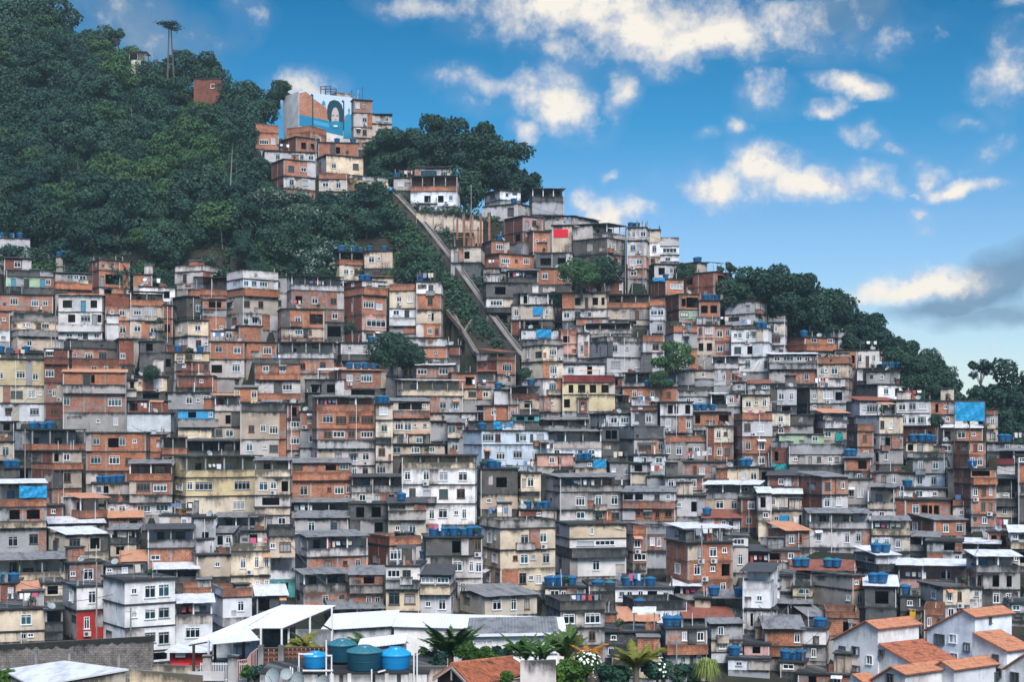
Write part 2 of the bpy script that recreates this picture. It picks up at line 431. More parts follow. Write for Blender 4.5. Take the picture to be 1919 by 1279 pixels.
ROWS['G', 960, 680, 4] = """
-15 242 Rk 182 T:r 274 s o120:60 350 K 140
565 892 <705:g 385 l w762:48 w843:62 480
588 882 Rg 248 T:k 340
890 1088 330 b s960 362 l w935:32 w1022:42 475
828 1238 185 b w917:32 s960 w1050:30 w1175:28 300 K 1015 1065 1130 1180
1110 1352 298 l o1185:38 o1315:38 402 g w1168:40 w1320:32 530
1050 1112 300 r 410
1238 1492 210 gP 257 l w1320:32 w1407:32 310
1488 1612 Rw 237 T:k 360
1608 1710 235 l w1642:32 330
1358 1642 Rg 370 b o1390:38 o1585:72 475 K 1345 1435 1500
1660 1950 <1725:b 380 bP 433 l w1762:48 w1862:42 557 b w1690:25 w1768:38 w1867:48 687 m w1770:52 w1868:48 790
1506 1658 480 c w1547:32 w1615:38 s1600 604 b w1555:38 w1612:38 730
1148 1302 550 bP 597 g w1172:28 w1250:42 722
1300 1462 550 bP 597 g s1335 w1385:38 728
798 1142 <912:g 478 kP 574 g l990:105 w1110:38 700
262 667 Rg 518 T:l 642 w w335:42 w595:48 710
178 552 Rg 428 T:g 510
188 457 690 p w297:38 o355:25 780
472 708 742 g w580:30 792 sP 850 K 490 560
733 892 752 g s760 l850:25 880
885 1012 757 l o945:58 828 c 910
910 1148 695 w w985:45 w1100:52 775
1278 1602 747 m d1368:32 w1423:42 d1515 w1548:28 880
1148 1432 860 l w1190:42 w1270:42 w1360:38 962 s 1010
1010 1155 857 g 930
1430 1602 882 p o1455:40 960
252 828 <355:g Rg 864 T:g 974 g l510:68 w645:48 w765:52 1107 l w512:62 w648:62 w772:58 1200
828 1224 Rg 972 l o870:70 o950:60 w1085:40 w1168:32 1040 mP 1092 b s945 w1018:48 w1088:32 w1170:52 1185
1220 1442 1000 l s1250 o1362:42 1155
1440 1852 Rw 917 T:g 1020 s l1555:58 w1662:42 w1790:52 1125
1715 1862 1022 r w1790:48 1122 b w1775:38 1240
1430 1707 Rr 1168 l w1585:32 w1640:32 1250 K 1240 1310 1370 1420
1600 1692 790 c 910
1690 1847 785 c w1737:38 w1810:48 915 K 1730 1770
1840 1965 792 k o1900:60 915
0 214 <65 830 c o30:60 w137:48 972 k 1002 c w25:62 1115
50 332 1105 r s200 1180 K 120 190 250
375 770 95 qP 150 y o440:36 o520:55 o605:48 o695:55 242 y o410:45 w525:30 365
490 570 270 r o530:30 380
1650 1770 150 g w1700:30 215 g 262
1765 1932 Rr 160 l w1890:36 205 gP 252 c o1800:30 w1885 325
1725 1928 247 c w1770:42 s1830 w1890:32 375
660 802 490 k o720:40 o760:50 590 k 700
1845 1945 Rw 982 l o1880:40 1112 s w1900:42 1185 c 1310
0 202 397 t o60:60 o140:50 442 k 525
720 832 110 r o770:40 182 k 255
1455 1512 480 r w1480:25 740
"""
ROWS['H', 1440, 680, 4] = """
65 212 190 l l97:42 l172:30 322 k o130:70 370
210 582 <312:k 190 g w345:28 w445:68 o528:52 307 g w345:25 360
578 957 <685:l Rr 288 l l775:92 s720 o890:95 407
655 1010 <832:l 402 c w853:30 w918:28 537 g w860:28 o895:42 652 g o810:28 w880:30 762
655 1142 <820:k 165 w w882:38 o965:32 o1022:32 w1100:32 275
960 1217 285 l w1003:52 w1080:52 w1155:62 382 w w1020:30 w1075:52 w1150:62 480
735 988 65 g s850 168
1213 1397 290 b o1262:22 s1330 392 m w1345:28 460
1635 1720 350 b 390 g w1680:28 494 s l1682:42 612
970 1272 <1190:r 478 b o1210:28 612
1033 1258 600 c o1065:42 d1138 672 gP 712 K 1080 1145 1195 1240
1308 1602 Rw 492 b o1340:42 l1447:62 s1540 597
1300 1388 600 l w1345:52 680
1385 1628 <1505:b 595 b s1425 w1550:28 w1590:28 692 m w1530:32 w1585:38 800
588 788 <668:r 460 bP 517 b w722:30 634 b w732:32 760 K 620 645
333 592 <412:r Ro 382 l w437:28 l523:78 432 lP 492 c l447:48 l525:52 580
-10 162 372 c w92:38 480 m w95:42 550
82 417 540 n s145 w350:42 610
18 152 590 gP 639 r o60:28 760 t 820
153 570 615 gP 692 l s202 d313:25 w380:32 w463:32 w513:32 767 kP 855
570 772 Rg 717 b o705:65 814 g w685:38 900 K 600 635
600 747 880 l w625:38 w690:42 1065
223 597 <405:r Rg 862 b w448:48 w557:30 994 l w440:42 w527:40 1118
1083 1324 675 gP 717 g w1140:38 w1253:42 834 w l1135:42 w1238:38 945
800 1087 825 g w865:38 w940:32 930
763 807 830 r 930
948 1328 945 w w1000:32 l1130:52 s1247 1032 K 1040
1390 1707 <1520:r 800 b o1590:135 862 bP 914 b w1552:32 w1615:32 w1665:22 1027 b w1610:30 w1665:22 1142 m w1620:38 1235 K 1340 1400
1703 1882 Rk 872 T:k 964 w s1780 o1830:40 1022 kP 1077 s w1770:32 w1875:42 1160
1713 1965 Rg 664 T:q 767 l 880
1638 1815 600 g w1790:32 665 K 1750 1800
1818 1965 605 l w1880:30 670
1028 1350 1028 b l1105:48 o1170:48 o1215:25 o1258:38 1180
943 1032 1025 r 1180
1383 1562 1030 bP 1077 l s1450 w1515:38 1185
-10 247 Rw 987 c w35:32 w112:28 o185:78 1110
-10 257 1112 s o300:20 s60 1245
743 947 Rg 937 T:s 1102 l w760:32 w850:40 1180
870 1010 340 g 400
165 335 395 k 472 g 545
1345 1395 800 k 1030
-5 228 Rk 850 r w95:36 932 k 1005
1870 1970 700 s w1900:40 760 b 900 g w1910:40 1000 k 1200
"""
ROWS['I', 0, 959, 4] = """
-30 490 Rg 372 T:c 532 k 580
318 470 545 c o395:80 642 cP 717
130 312 Ro 602 b o225:52 667 kP 742
-10 132 545 r w80:40 690 K 30 110
-30 342 742 c l195:82 907 c w175:48 s230 985
338 472 745 T:k 907 k 970
365 802 <490:c Rw 180 s l560:82 o712:72 314 cP 390
378 782 Rw 97 s w690:62 o560:90 172
470 772 <520:k 390 m w660:78 s540 574
468 778 <575:g 572 w w535:30 l690:58 747 e w650:45 970
775 1312 <935:w 525 W l1125:82 l1228:82 s1005 705 W l1125:82 l1228:82 s1005 880 W l1125:82 l1228:82 1065 W o1200:110 1150
790 1078 410 l l935:42 s820 487 kP 540
1308 1592 Rw 692 T:l 852 W l1445:112 1000
1588 1888 <1670:w 580 bP 650 W w1805:48 802 l 870
1375 1592 575 bP 655 k 700
1105 1457 Rk 140 T:g 280 b s1165:70 437
1195 1452 35 w s1380 132 k 142
828 1022 Rg 140 T:k 247 s o900:60 340
910 1082 Ro 380 c s930 495
1473 1738 330 s s1630 495
1453 1618 48 g o1540:50 330
1613 1925 Rg 48 T:g 160
1613 1742 Rg 166 a o1650:42 w1712:38 270
1733 2022 265 cP 302 c w1822:42 w1925:32 w2000:32 487 c w1817:52 w1930:32 w2005:32 660
1168 1482 Rw 440 T:k 545
1800 2012 150 s o1900:60 275
"""
ROWS['J', 480, 959, 4] = """
98 292 118 kP 190 s s115 l218:88 350 T:l 512 t o130:30 o210:60 650
288 692 Rg 52 g w415:52 w583:52 192
293 837 <380:k Rg 197 T:l 347 m w540:52 s667 w763:42 460
298 702 <355:g Rg 477 T:g 612 m w520:48 w642:42 730
700 952 Rg 482 m o845:78 557 gP 612 m w845:40 s910 735
838 1237 <1000:r 190 bP 260 l l1042:80 414
973 1227 415 W l1032:98 w1128:64 517 gP 580 c l1035:78 l1153:78 752 b w1165:40 800
1228 1462 Rk 478 l l1280:98 l1400:88 557 cP 620 l s1290 w1395:52 795
1223 1388 Rg 372 T:k 480 K 1245 1300
1273 1698 200 k o1500:62 w1660:42 337 l w1510:72 w1612:32 w1668:42 507 l d1495:32 l1550:42 l1635:70 660 K 1330 1400 1480 1560 1610 1650
1528 2105 <1715:c Rg 642 c w1805:65 w1930:45 w2030:38 790
1520 1610 560 r 640
1688 2242 <1830:c 65 gP 132 c w1748:32 s1792 w2012:58 w2152:52 292 c s1723 w1788:38 s1942 w2010:58 s2075 w2173:52 432 c w1740:32 w1825:32 w1998:52 s2060 w2118:48 s2198 605
0 232 Rw 637 k o60:80 w200:32 770
560 957 Rg 738 T:k 835
"""
ROWS['K', 960, 959, 4] = """
322 854 <430:l 102 c w595:25 208 W l548:130 l695:145 277 kP 347 W w362 w628:52 492
782 1007 <905:l 108 bP 176 m w938:48 307 b l932:92 394 s 445
1000 1152 115 gP 171 m w1050:38 w1100:32 297 g 430
1155 1652 <1315:b 240 b w1410:32 w1505:52 s1590 375 b w1240:40 w1385:48 s1500 o1600:62 517 b w1580:42 650
1150 1657 <1285:c Rw 132 T:l 240
1650 1768 190 w l1700:82 267 l w1710:40 460
1735 1930 Rk 302 T:m 447
1725 1935 Rk 452 T:w 582 W s1853 737 l o1790:30 885
763 1202 575 W s822 w880:38 w962:38 o1050:72 s1152 682 K 860 945 1035
570 772 552 gP 600 k 700 K 640 760
1198 1402 Rw 562 T:g 665
828 1312 <935:k 675 kP 742 W w1013:32 s1090 w1163:32 850 K 805 875
248 552 572 c l318:68 s385 d513:40 680 K 200 300 360 440
248 692 <360:k 675 kP 747 g l425:85 l602:110 882 g w598:52 1014 m w600:52 1160
1113 1462 <1150:k 885 m w1290:38 w1410:52 1002 bP 1072 s d1205 w1280:38 d1345:32 w1400:38 1162 b 1240 K 1155 1235
1478 1727 <1492:g Rg 847 g w1563:40 964 s l1575:52 l1675:52 1060 W 1140
748 1112 1085 y o800:80 l1065:70 1250
688 1115 905 k w1060:40 s760 1002 l w740:40 s930 1100
798 1085 Ro 828 k o1000:80 910
688 782 772 b 835 r 915
1368 1482 652 s 790
1478 1742 Rg 655 T:c 790 K 1430 1700
1288 1645 Rr 805 k o1500:60 890
1758 1925 735 l o1800:30 o1860:30 890 K 1865
1823 1925 870 b w1890:30 1010
1738 1930 1000 p o1830:60 1080 lP 1140
1618 1930 1105 w s1700 1190 K 1665
"""
ROWS['L', 1440, 959, 4] = """
-5 302 <130:b Ro 147 m w172:38 w235:32 275 k 310
-5 237 300 b o45:80 w170:42 377 gP 445
308 768 Rg 17 T:l 132 l w378:38 w590:34 w675:38 270
773 1062 Rg 72 T:c 182 l w812:28 w888:38 w972:38 300
1058 1477 <1240:r Rg 70 b w1330:42 w1430:52 w1100:40 185
308 502 148 g w380:40 265
638 967 <805:g Rw 332 w o690:78 o765:58 397 kP 452 l w848:32 w925:32 565 K 615 660 720 760 880
175 642 Rr 442 T:g 550 K 450 510 215 270
333 722 <625:g 490 b s660 592 c s600 w685:38 735
428 682 750 bP 802 b o580:42 s640 w610:30 930
183 327 565 y l265:80 642 y 715
973 1522 Rw 405 T:p 575
1128 1510 <1310:s 575 c w1240:38 w1358:32 w1433:32 707 l w1368:42 w1430:42 815
1483 1887 <1560:b Rw 342 T:g 457 g o1578:32 o1705:52 o1805:40 587 g l1708:48 w1800:38 720
1408 1735 Rw 242 T:g 320
1188 1452 225 g o1355:80 302 l w1415:38 405
1643 1812 155 b o1690:42 o1760:42 280
1813 1965 Rw 160 a w1850:40 227 cP 277 s o1900:40 w1860:30 410
1033 1272 Rg 192 T:g 295
723 962 Rw 562 k o850:100 722 kP 810 K 790 850
988 1142 640 k s1060 750 K 1020
1058 1135 750 y 815
1163 1312 725 bP 777 m w1207:30 w1277:28 892 b w1220:30 1020
168 437 <290:b Rg 792 c l365:122 875
-5 62 740 l w30:30 860
18 322 Rg 692 T:k 750
-25 262 Rg 882 b w215:42 1012 g 1095
260 432 885 W 1002 g w340:40 1120 K 380 425
85 265 1130 s w150:80 1200 K 110 190 240
218 617 1215 m o330:60 w515:62 1310
1505 1590 580 w w1560:25 660 w w1550:30 740
1820 1965 690 a l1850:60 760 g 820
-10 82 520 W 577 W l30:40 692
80 182 480 g w150:26 605 k 660
"""
ROWS['M', 420, 120, 3] = """
165 307 <178:r 335 bP 382 b l225:52 w275:24 475
353 667 <490:b 345 bP 378 b w530:28 w605:30 w652:18 440
320 532 <405:r 408 b o447:28 o497:22 495
528 755 440 b o640:24 520 K 635 725
228 522 488 l w302:24 w437:22 w488:30 548
268 512 <335:r 535 b w377:32 w447:30 627 l w380:26 w455:34 697 b w400:24 w468:30 770
518 782 <575:g 510 c w617:26 w740:32 610
533 692 615 bP 647 s w570:32 w643:28 717 m l615:30 w655:26 790
688 922 <750:y 625 gP 652 y o780:45 o865:56 702 c w850:25 745
718 852 Rr 728 w o735:26 w800:25 800
828 942 Rk 282 g w865:24 w915:20 335 s w868:26 405
953 1082 640 g w993:30 710 K 945
1073 1277 Rg 584 l l1150:92 w1232:28 657
1048 1312 632 T:b 717 w o1143:36 o1218:32 w1275:22 800
1095 1197 785 a 830
1465 1667 <1550:g 708 w s1590 w1510:28 760
1453 1778 <1645:l 785 g w1490:26 w1700:26 w1740:26 875 K 1525
1733 1912 Rk 702 T:k 772 g 845
725 832 <728:g 200 m s790 w750:22 272 l w790:26 352 s w790:22 w755:20 412 s 480
"""
# ------------------------------------------------------------------ windows, doors and small fittings (shared meshes)
CACHE = {}
def rnd(a, b): return R.uniform(a, b)
def frame_mesh(w, h, dark, wide):
    key = ('f', w, h, dark, wide)
    if key in CACHE: return CACHE[key]
    b = MB(); m = M[('frame', 'frame2', 'frame1', 'frame3')[dark]]; t = .07
    b.box(-w / 2, -w / 2 + t, -.05, .12, 0, h, m); b.box(w / 2 - t, w / 2, -.05, .12, 0, h, m)
    b.box(-w / 2 + t, w / 2 - t, -.05, .12, h - t, h, m); b.box(-w / 2 + t, w / 2 - t, -.05, .12, 0, t, m)
    b.box(-w / 2 - .06, w / 2 + .06, -.13, -.05, -.05, .03, m)
    n = 1 if w < 1.3 else 2 if w < 1.8 else 3
    for i in range(1, n + 1):
        x = -w / 2 + w * i / (n + 1); b.box(x - .03, x + .03, .0, .1, t, h - t, m)
    if h > .9:
        z = h * .74; b.box(-w / 2 + t, w / 2 - t, .01, .09, z, z + .05, m)
        if wide:
            k = int(w / .3)
            for i in range(1, k): x = -w / 2 + w * i / k; b.box(x - .018, x + .018, .02, .08, z + .05, h - t, m)
    CACHE[key] = b.mesh('window_frame'); return CACHE[key]
def pane_mesh(w, h, kind):
    key = ('p', w, h, kind)
    if key in CACHE: return CACHE[key]
    b = MB(); m = M['glass%d' % kind]
    if kind == 0 and w > .9:        # one leaf slid open in front of the other
        b.box(-w / 2 + .05, .02, .06, .08, .05, h - .05, m); b.box(-.02, w / 2 - .05, .085, .105, .05, h - .05, m)
    else: b.box(-w / 2 + .05, w / 2 - .05, .06, .09, .05, h - .05, m)
    CACHE[key] = b.mesh('window_pane'); return CACHE[key]
def door_mesh(w, h, kind):
    key = ('d', w, h, kind)
    if key in CACHE: return CACHE[key]
    b = MB(); m = M['door%d' % kind]
    b.box(-w / 2, w / 2, .06, .1, 0, h, m)
    b.box(-w / 2, -w / 2 + .07, -.03, .12, 0, h, M['frame2']); b.box(w / 2 - .07, w / 2, -.03, .12, 0, h, M['frame2']); b.box(-w / 2 + .07, w / 2 - .07, -.03, .12, h - .07, h, M['frame2'])
    for z in (.2, 1.1):
        if z + .7 < h: b.box(-w / 2 + .15, w / 2 - .15, .04, .06, z, z + .7, m)
    CACHE[key] = b.mesh('door'); return CACHE[key]
def ac_meshes():
    if 'ac' not in CACHE:
        b = MB(); b.box(-.38, .38, -.34, 0, 0, .52, M['acbox']); b.box(-.3, -.26, -.3, 0, -.12, 0, M['iron']); b.box(.26, .3, -.3, 0, -.12, 0, M['iron'])
        CACHE['ac'] = b.mesh('air_conditioner')
        b = MB(); b.lathe([(0, .012), (.2, .012), (.2, 0)], M['acdark'], 12); CACHE['acfan'] = b.mesh('fan_grille')
    return CACHE['ac'], CACHE['acfan']
def dish_mesh():
    if 'dish' not in CACHE:
        b = MB(); pr = [(0, 0), (.2, .03), (.38, .11), (.46, .17)]
        b.lathe(pr, M['dish'], 14); b.lathe([(r, z + .015) for r, z in reversed(pr)], M['dish'], 14)
        b.bar((0, 0, 0), (0, 0, -.28), .03, M['iron']); b.bar((0, -.3, .07), (0, 0, .42), .012, M['iron'])
        CACHE['dish'] = b.mesh('satellite_dish')
    return CACHE['dish']
def q1(x): return max(.3, round(x * 10) / 10)

# ------------------------------------------------------------------ one house
HOUSES = []
FIN = {'b': 'orange brick', 'r': 'dark red brick', 'm': 'patched brick', 'g': 'grey cement', 'k': 'black-stained', 'l': 'pale grey', 'c': 'cream',
       'y': 'yellow', 'w': 'white', 'W': 'bright white', 's': 'sand-coloured', 'p': 'pink', 'n': 'pale green', 't': 'teal', 'u': 'blue', 'a': 'pale blue', 'e': 'red', 'q': 'dark red'}
ROOFN = {'Rk': 'dark sheet roof', 'Rg': 'grey sheet roof', 'Rw': 'white sheet roof', 'Ro': 'orange sheet roof', 'Rr': 'rusty red sheet roof'}
class Face:
    """a vertical wall plane of a house in the house's own frame"""
    def __init__(s, p, d, L, house): s.p = Vector((*p, 0)); s.d = Vector((*d, 0)); s.L = L; s.n = Vector((d[1], -d[0], 0)); s.h = house
    def at(s, t, z, off=0.0): q = s.p + s.d * t + s.n * off; return (q.x, q.y, z)
    def t_of(s, px):
        c, sn = math.cos(s.h['th']), math.sin(s.h['th'])
        w = s.h['loc'] + Vector((c * s.p.x - sn * s.p.y, sn * s.p.x + c * s.p.y, 0))
        d = Vector((c * s.d.x - sn * s.d.y, sn * s.d.x + c * s.d.y, 0)); k = (px - CX) / F
        den = d.x - k * d.y
        return (k * w.y - w.x) / den if abs(den) > 1e-6 else 0
def wall_strip(b, f, t0, t1, z0, z1, ztop, zbot, mat, off=0.0):
    if t1 - t0 < .005 or z1 - z0 < .005: return
    pts = [f.at(t0, z0, off), f.at(t1, z0, off), f.at(t1, z1, off), f.at(t0, z1, off)]
    b.poly(pts, mat, [(t0, z0), (t1, z0), (t1, z1), (t0, z1)], [(ztop - z0, z0 - zbot), (ztop - z0, z0 - zbot), (ztop - z1, z1 - zbot), (ztop - z1, z1 - zbot)])
def fbox(b, f, t0, t1, o0, o1, z0, z1, mat):
    """box on a face: from o0 to o1 outwards"""
    A = [f.at(t0, z0, o1), f.at(t1, z0, o1), f.at(t1, z0, o0), f.at(t0, z0, o0)]; h = z1 - z0
    up = lambda p: (p[0], p[1], z1); u = 0
    for i in range(4):
        p, q = A[i], A[(i + 1) % 4]; L = math.hypot(q[0] - p[0], q[1] - p[1])
        b.poly([p, q, up(q), up(p)], mat, [(u, z0), (u + L, z0), (u + L, z1), (u, z1)], [(h, 0), (h, 0), (0, h), (0, h)]); u += L
    b.poly([up(p) for p in A], mat, None, [(.2, 3)] * 4); b.poly(list(reversed(A)), mat)
def solid_wall(b, f, z0, z1, fin, openings):
    """face with real openings: list of (t0, t1, zb, zt, kind)"""
    mat = M[fin]; ops = []
    last = .05
    for o in sorted(openings):
        a, c = max(o[0], last), min(o[1], f.L - .05)
        if c - a < .25: continue
        ops.append((a, c, max(o[2], z0 + .02), min(o[3], z1 - .12), o[4])); last = c + .06
    t = 0.0
    for a, c, zb, zt, k in ops:
        wall_strip(b, f, t, a, z0, z1, z1, z0, mat); wall_strip(b, f, a, c, z0, zb, z1, z0, mat); wall_strip(b, f, a, c, zt, z1, z1, z0, mat)
        r = -.17
        for p, q in (((a, zb), (a, zt)), ((c, zt), (c, zb)), ((c, zb), (a, zb)), ((a, zt), (c, zt))):
            b.poly([f.at(p[0], p[1]), f.at(q[0], q[1]), f.at(q[0], q[1], r), f.at(p[0], p[1], r)], mat)
        t = c
    wall_strip(b, f, t, f.L, z0, z1, z1, z0, mat)
    if fin in 'brm' and f.L > 1.2:      # concrete frame showing between the brick panels
        n = max(1, round(f.L / 3.2)); w = .11
        for i in range(n + 1):
            t = min(max(f.L * i / n, w), f.L - w)
            if any(a - w < t < c + w for a, c, *_ in ops) and 0 < i < n: continue
            if any(a < t + w and c > t - w for a, c, *_ in ops): continue
            fbox(b, f, t - w, t + w, -.02, .03, z0 + .001, z1 - .14, M['post'])
    if f.n.y < -.5 or f.n.x:           # repairs: bare brick showing through plaster, or cement thrown over brick
        for _ in range(R.choice((0, 0, 1, 1, 2)) if f.L > 2 else 0):
            w, hh = rnd(.4, min(2.4, f.L * .5)), rnd(.25, .6) * (z1 - z0); a = rnd(.05, f.L - w - .05); zb = z0 + rnd(.02, max(.03, z1 - z0 - hh - .18))
            if any(o[0] < a + w + .05 and o[1] > a - .05 for o in ops) : continue
            alt = R.choice('gsgl') if fin in 'brm' else R.choice('bgkgm') if fin in 'clsgyp' else R.choice('lgs')
            fbox(wall_patch_target(b), f, a, a + w, -.02, .022, zb, zb + hh, M[alt])
    return ops
    
def bay(b, f, z0, z1, fin, ops):
    """a strip of the storey built out a little in another finish, between the openings"""
    if f.L < 3.6 or R.random() > .5: return
    edges = [0.0] + [v for o in ops for v in (o[0] - .1, o[1] + .1)] + [f.L]; gaps = [(edges[i], edges[i + 1]) for i in range(0, len(edges), 2) if edges[i + 1] - edges[i] > .8]
    if not gaps: return
    a, e = R.choice(gaps); w = min(e - a, rnd(.8, 2.6)); a = a + (0 if R.random() < .5 else e - a - w)
    alt = R.choice('gsmlk') if fin in 'brm' else R.choice('bgmks') if fin in 'clsgyp' else R.choice('lgsa')
    fbox(b, f, a, a + w, -.02, rnd(.05, .4), z0 + .08, z1 - .12, M[alt])
def wall_patch_target(b): return b
def parse(region, line):
    ox, oy, s = region; tk = line.split(); h = dict(side=None, roof=None, tanks=[], segs=[], ys=[])
    h['x0'], h['x1'] = ox + float(tk[0]) / s, ox + float(tk[1]) / s; cur = None; tanks = False
    for t in tk[2:]:
        if tanks: h['tanks'].append(ox + float(t) / s); continue
        if t[0] in '<>':
            a = t[1:].split(':'); h['side'] = (t[0], ox + float(a[0]) / s, a[1] if len(a) > 1 else None)
        elif t[0] == 'R' and len(t) == 2: h['roof'] = t
        elif t == 'K': tanks = True
        elif t[0].isdigit() or t[0] == '-': h['ys'].append(oy + float(t) / s); cur = None
        elif cur is None: cur = dict(fin=t, ops=[]); h['segs'].append(cur)
        elif '..' in t or t == 'w.': pass
        else:
            a = t[1:].split(':'); cur['ops'].append((t[0], ox + float(a[0]) / s, float(a[1]) / s if len(a) > 1 else None))
    assert len(h['ys']) == len(h['segs']) + 1, line
    return h
DEF = dict(w=1.08, s=.6, d=.88, o=1.35, l=1.9)
def sheet_roof(b, x0, x1, y0, y1, z, rise, mat, th=.05):
    n = max(2, int((x1 - x0) / 1.1)); prev = None; u = 0
    for i in range(n):                    # separate lapped sheets, each lying a little differently
        a, c = x0 + (x1 - x0) * i / n, x0 + (x1 - x0) * (i + 1) / n + .04
        j = rnd(-.02, .03); e = rnd(-.08, .06); zz = z + (i % 2) * .012 + j
        p = [(a, y0 + e, zz), (c, y0 + e, zz), (c, y1, zz + rise), (a, y1, zz + rise)]; lo = [(x, y, q - th) for x, y, q in p]
        b.poly(p, mat, [(a, 0), (c, 0), (c, y1 - y0), (a, y1 - y0)], [(3, 3)] * 4)
        b.poly(list(reversed(lo)), mat, [(a, 0), (c, 0), (c, y1 - y0), (a, y1 - y0)])
        for k in range(4):
            m = (k + 1) % 4; b.poly([lo[k], lo[m], p[m], p[k]], mat)
def build_house(h):
    yb = h['ys'][-1]; yt = h['ys'][0]; D = dist_at(yb); kind = h['side'][0] if h['side'] else None
    mpp = D / F; xm = .5 * (h['x0'] + h['x1']); kx = lambda px: (px - CX) / F
    jit = rnd(-.13, .13)
    if kind:
        xs = h['side'][1]; sp = abs(xs - (h['x0'] if kind == '<' else h['x1'])) * mpp
        S = 6.5; al = math.asin(min(.82, max(.2, sp / S))); base = kx(xs)
        th = (al if kind == '<' else -al) - math.atan(base)
    else: xs = h['x0']; th = -math.atan(kx(xm)) + jit; S = rnd(5.5, 7)
    C0 = Vector((kx(xs) * D, D, 0)); c, sn = math.cos(th), math.sin(th)
    def hit(px, dx, dy):
        k = kx(px); den = dx - k * dy; return (k * C0.y - C0.x) / den if abs(den) > 1e-4 else 6.5
    if kind == '<':
        W = hit(h['x1'], c, sn); S = min(9.5, max(2.5, hit(h['x0'], -sn, c))); loc = C0
    elif kind == '>':
        W = hit(h['x0'], -c, -sn); S = min(9.5, max(2.5, hit(h['x1'], -sn, c))); loc = C0 - Vector((c, sn, 0)) * W
    else: W = hit(h['x1'], c, sn); loc = C0
    zs = [ZC + (HY - y) * mpp for y in h['ys']]; zb = zs[-1]
    fins = [s['fin'] for s in h['segs']]
    cnt = {}
    for s in fins:
        k = s[2] if s[0] == 'T' else s[0]; cnt[k] = cnt.get(k, 0) + 1
    main = max(cnt, key=cnt.get)
    name = 'brick_house' if main in 'brm' else 'concrete_house' if main in 'gks' else 'plastered_house'
    root = empty(name, (loc.x, loc.y, zb), th)
    h.update(root=root, loc=Vector((loc.x, loc.y, 0)), th=th, W=W, S=S, D=D, zb=zb, name=name, main=main, nwin=0, nst=0)
    front = Face((0, 0), (1, 0), W, h); left = Face((0, S), (0, -1), S, h); right = Face((W, 0), (0, 1), S, h); back = Face((W, S), (-1, 0), W, h)
    faces = [front, left, right, back]
    wall = MB(); Z = [z - zb for z in zs]
    topP = fins[0].endswith('P') and fins[0][0] != 'T'
    deferred = []
    for i, s in enumerate(h['segs']):
        z1, z0 = Z[i], Z[i + 1]; fin = s['fin']; hh = z1 - z0
        if not fin.endswith('P') or fin[0] == 'T': h['nst'] += 1
        # ---- openings in metres, shared out to the face they are seen on
        opf = {0: [], 1: [], 2: []}
        for k, px, w in s['ops']:
            fi = 0
            if kind == '<' and px < xs: fi = 1
            elif kind == '>' and px > xs: fi = 2
            f = faces[fi]; tm = f.t_of(px)
            if w: a, e = f.t_of(px - w / 2), f.t_of(px + w / 2); wm = abs(e - a)
            else: wm = DEF[k] * (rnd(.8, 1.22) if k in 'wol' else 1)
            wm = min(wm, f.L * .9); tm = min(max(tm, wm / 2 + .1), f.L - wm / 2 - .1)
            big = hh > 4.2
            if k == 'd': ht = min(2.05, .8 * hh); zo = z0 + .03
            elif k == 's': ht = min(.6, .34 * hh); zo = z0 + (hh - ht) * .58
            elif k == 'o': ht = min(1.4 if wm < 2.2 else 1.9, .66 * hh); zo = z0 + (hh - ht) * .45
            else: ht = min(1.2 * rnd(.85, 1.12), .54 * hh); zo = z0 + (min(hh, 3.1) - ht) * rnd(.46, .64)
            opf[fi].append((tm - wm / 2, tm + wm / 2, zo, zo + ht, k))
        if fin[0] == 'T':               # open storey under the roof
            pf = fin[2]; ph = min(1.05, .46 * hh); rec = min(3.4, S * .55)
            par = MB()
            for f, a, e in ((front, 0, W), (left, S - rec, S), (right, 0, rec)):
                fbox(par, f, a + (.16 if f is not front else 0), e - (.16 if f is not front else 0), -.15, 0.0, z0, z0 + ph, M[pf])
            par.build('parapet', root)
            fb = Face((0, rec), (1, 0), W, h); inner = [(o[0], o[1], o[2], o[3], o[4]) for o in opf[0]]
            if not inner and W > 3.5:
                inner = [(W * .2, W * .2 + .9, z0 + .02, z0 + min(2.0, hh * .8), 'd')]
                if W > 5: inner.append((W * .6, W * .6 + 1.2, z0 + .9, z0 + min(2.0, hh * .8), 'w'))
            bf = pf if pf not in 'be' else R.choice('slgm')
            deferred.append((fb, solid_wall(wall, fb, z0, z1, bf, inner)))
            wall_strip(wall, Face((0, S), (0, -1), S - rec, h), 0, S - rec, z0, z1, z1, z0, M[bf]); wall_strip(wall, Face((W, rec), (0, 1), S - rec, h), 0, S - rec, z0, z1, z1, z0, M[bf])
            wall_strip(wall, back, 0, W, z0, z1, z1, z0, M[bf])
            wall.poly([(0, 0, z0 + .01), (W, 0, z0 + .01), (W, S, z0 + .01), (0, S, z0 + .01)], M['floor'])
            n = max(2, round(W / 2.6) + 1)
            for j in range(n):
                p = MB(); x = .1 + (W - .2) * j / (n - 1); r = .08 if h['roof'] else .1
                p.box(x - r, x + r, .03, .03 + 2 * r - .05, z0 + ph - .02, z1, M['post'] if not h['roof'] or R.random() < .5 else M['pipe']); p.build('post', root)
        elif fin.endswith('P'):
            fc = fin[0]; t = .14
            if i == 0:                  # parapet round a flat roof
                p = MB()
                fbox(p, front, 0, W, -t, 0, z0, z1, M[fc]); fbox(p, back, 0, W, -t, 0, z0, z1, M[fc])
                fbox(p, left, t, S - t, -t, 0, z0, z1, M[(h['side'][2] if kind == '<' else None) or fc]); fbox(p, right, t, S - t, -t, 0, z0, z1, M[fc])
                p.build('parapet', root)
                wall.poly([(0, 0, z0 + .02), (W, 0, z0 + .02), (W, S, z0 + .02), (0, S, z0 + .02)], M['floor'])
            else:                       # solid balcony front standing out from the wall
                d = rnd(.55, .8); p = MB()
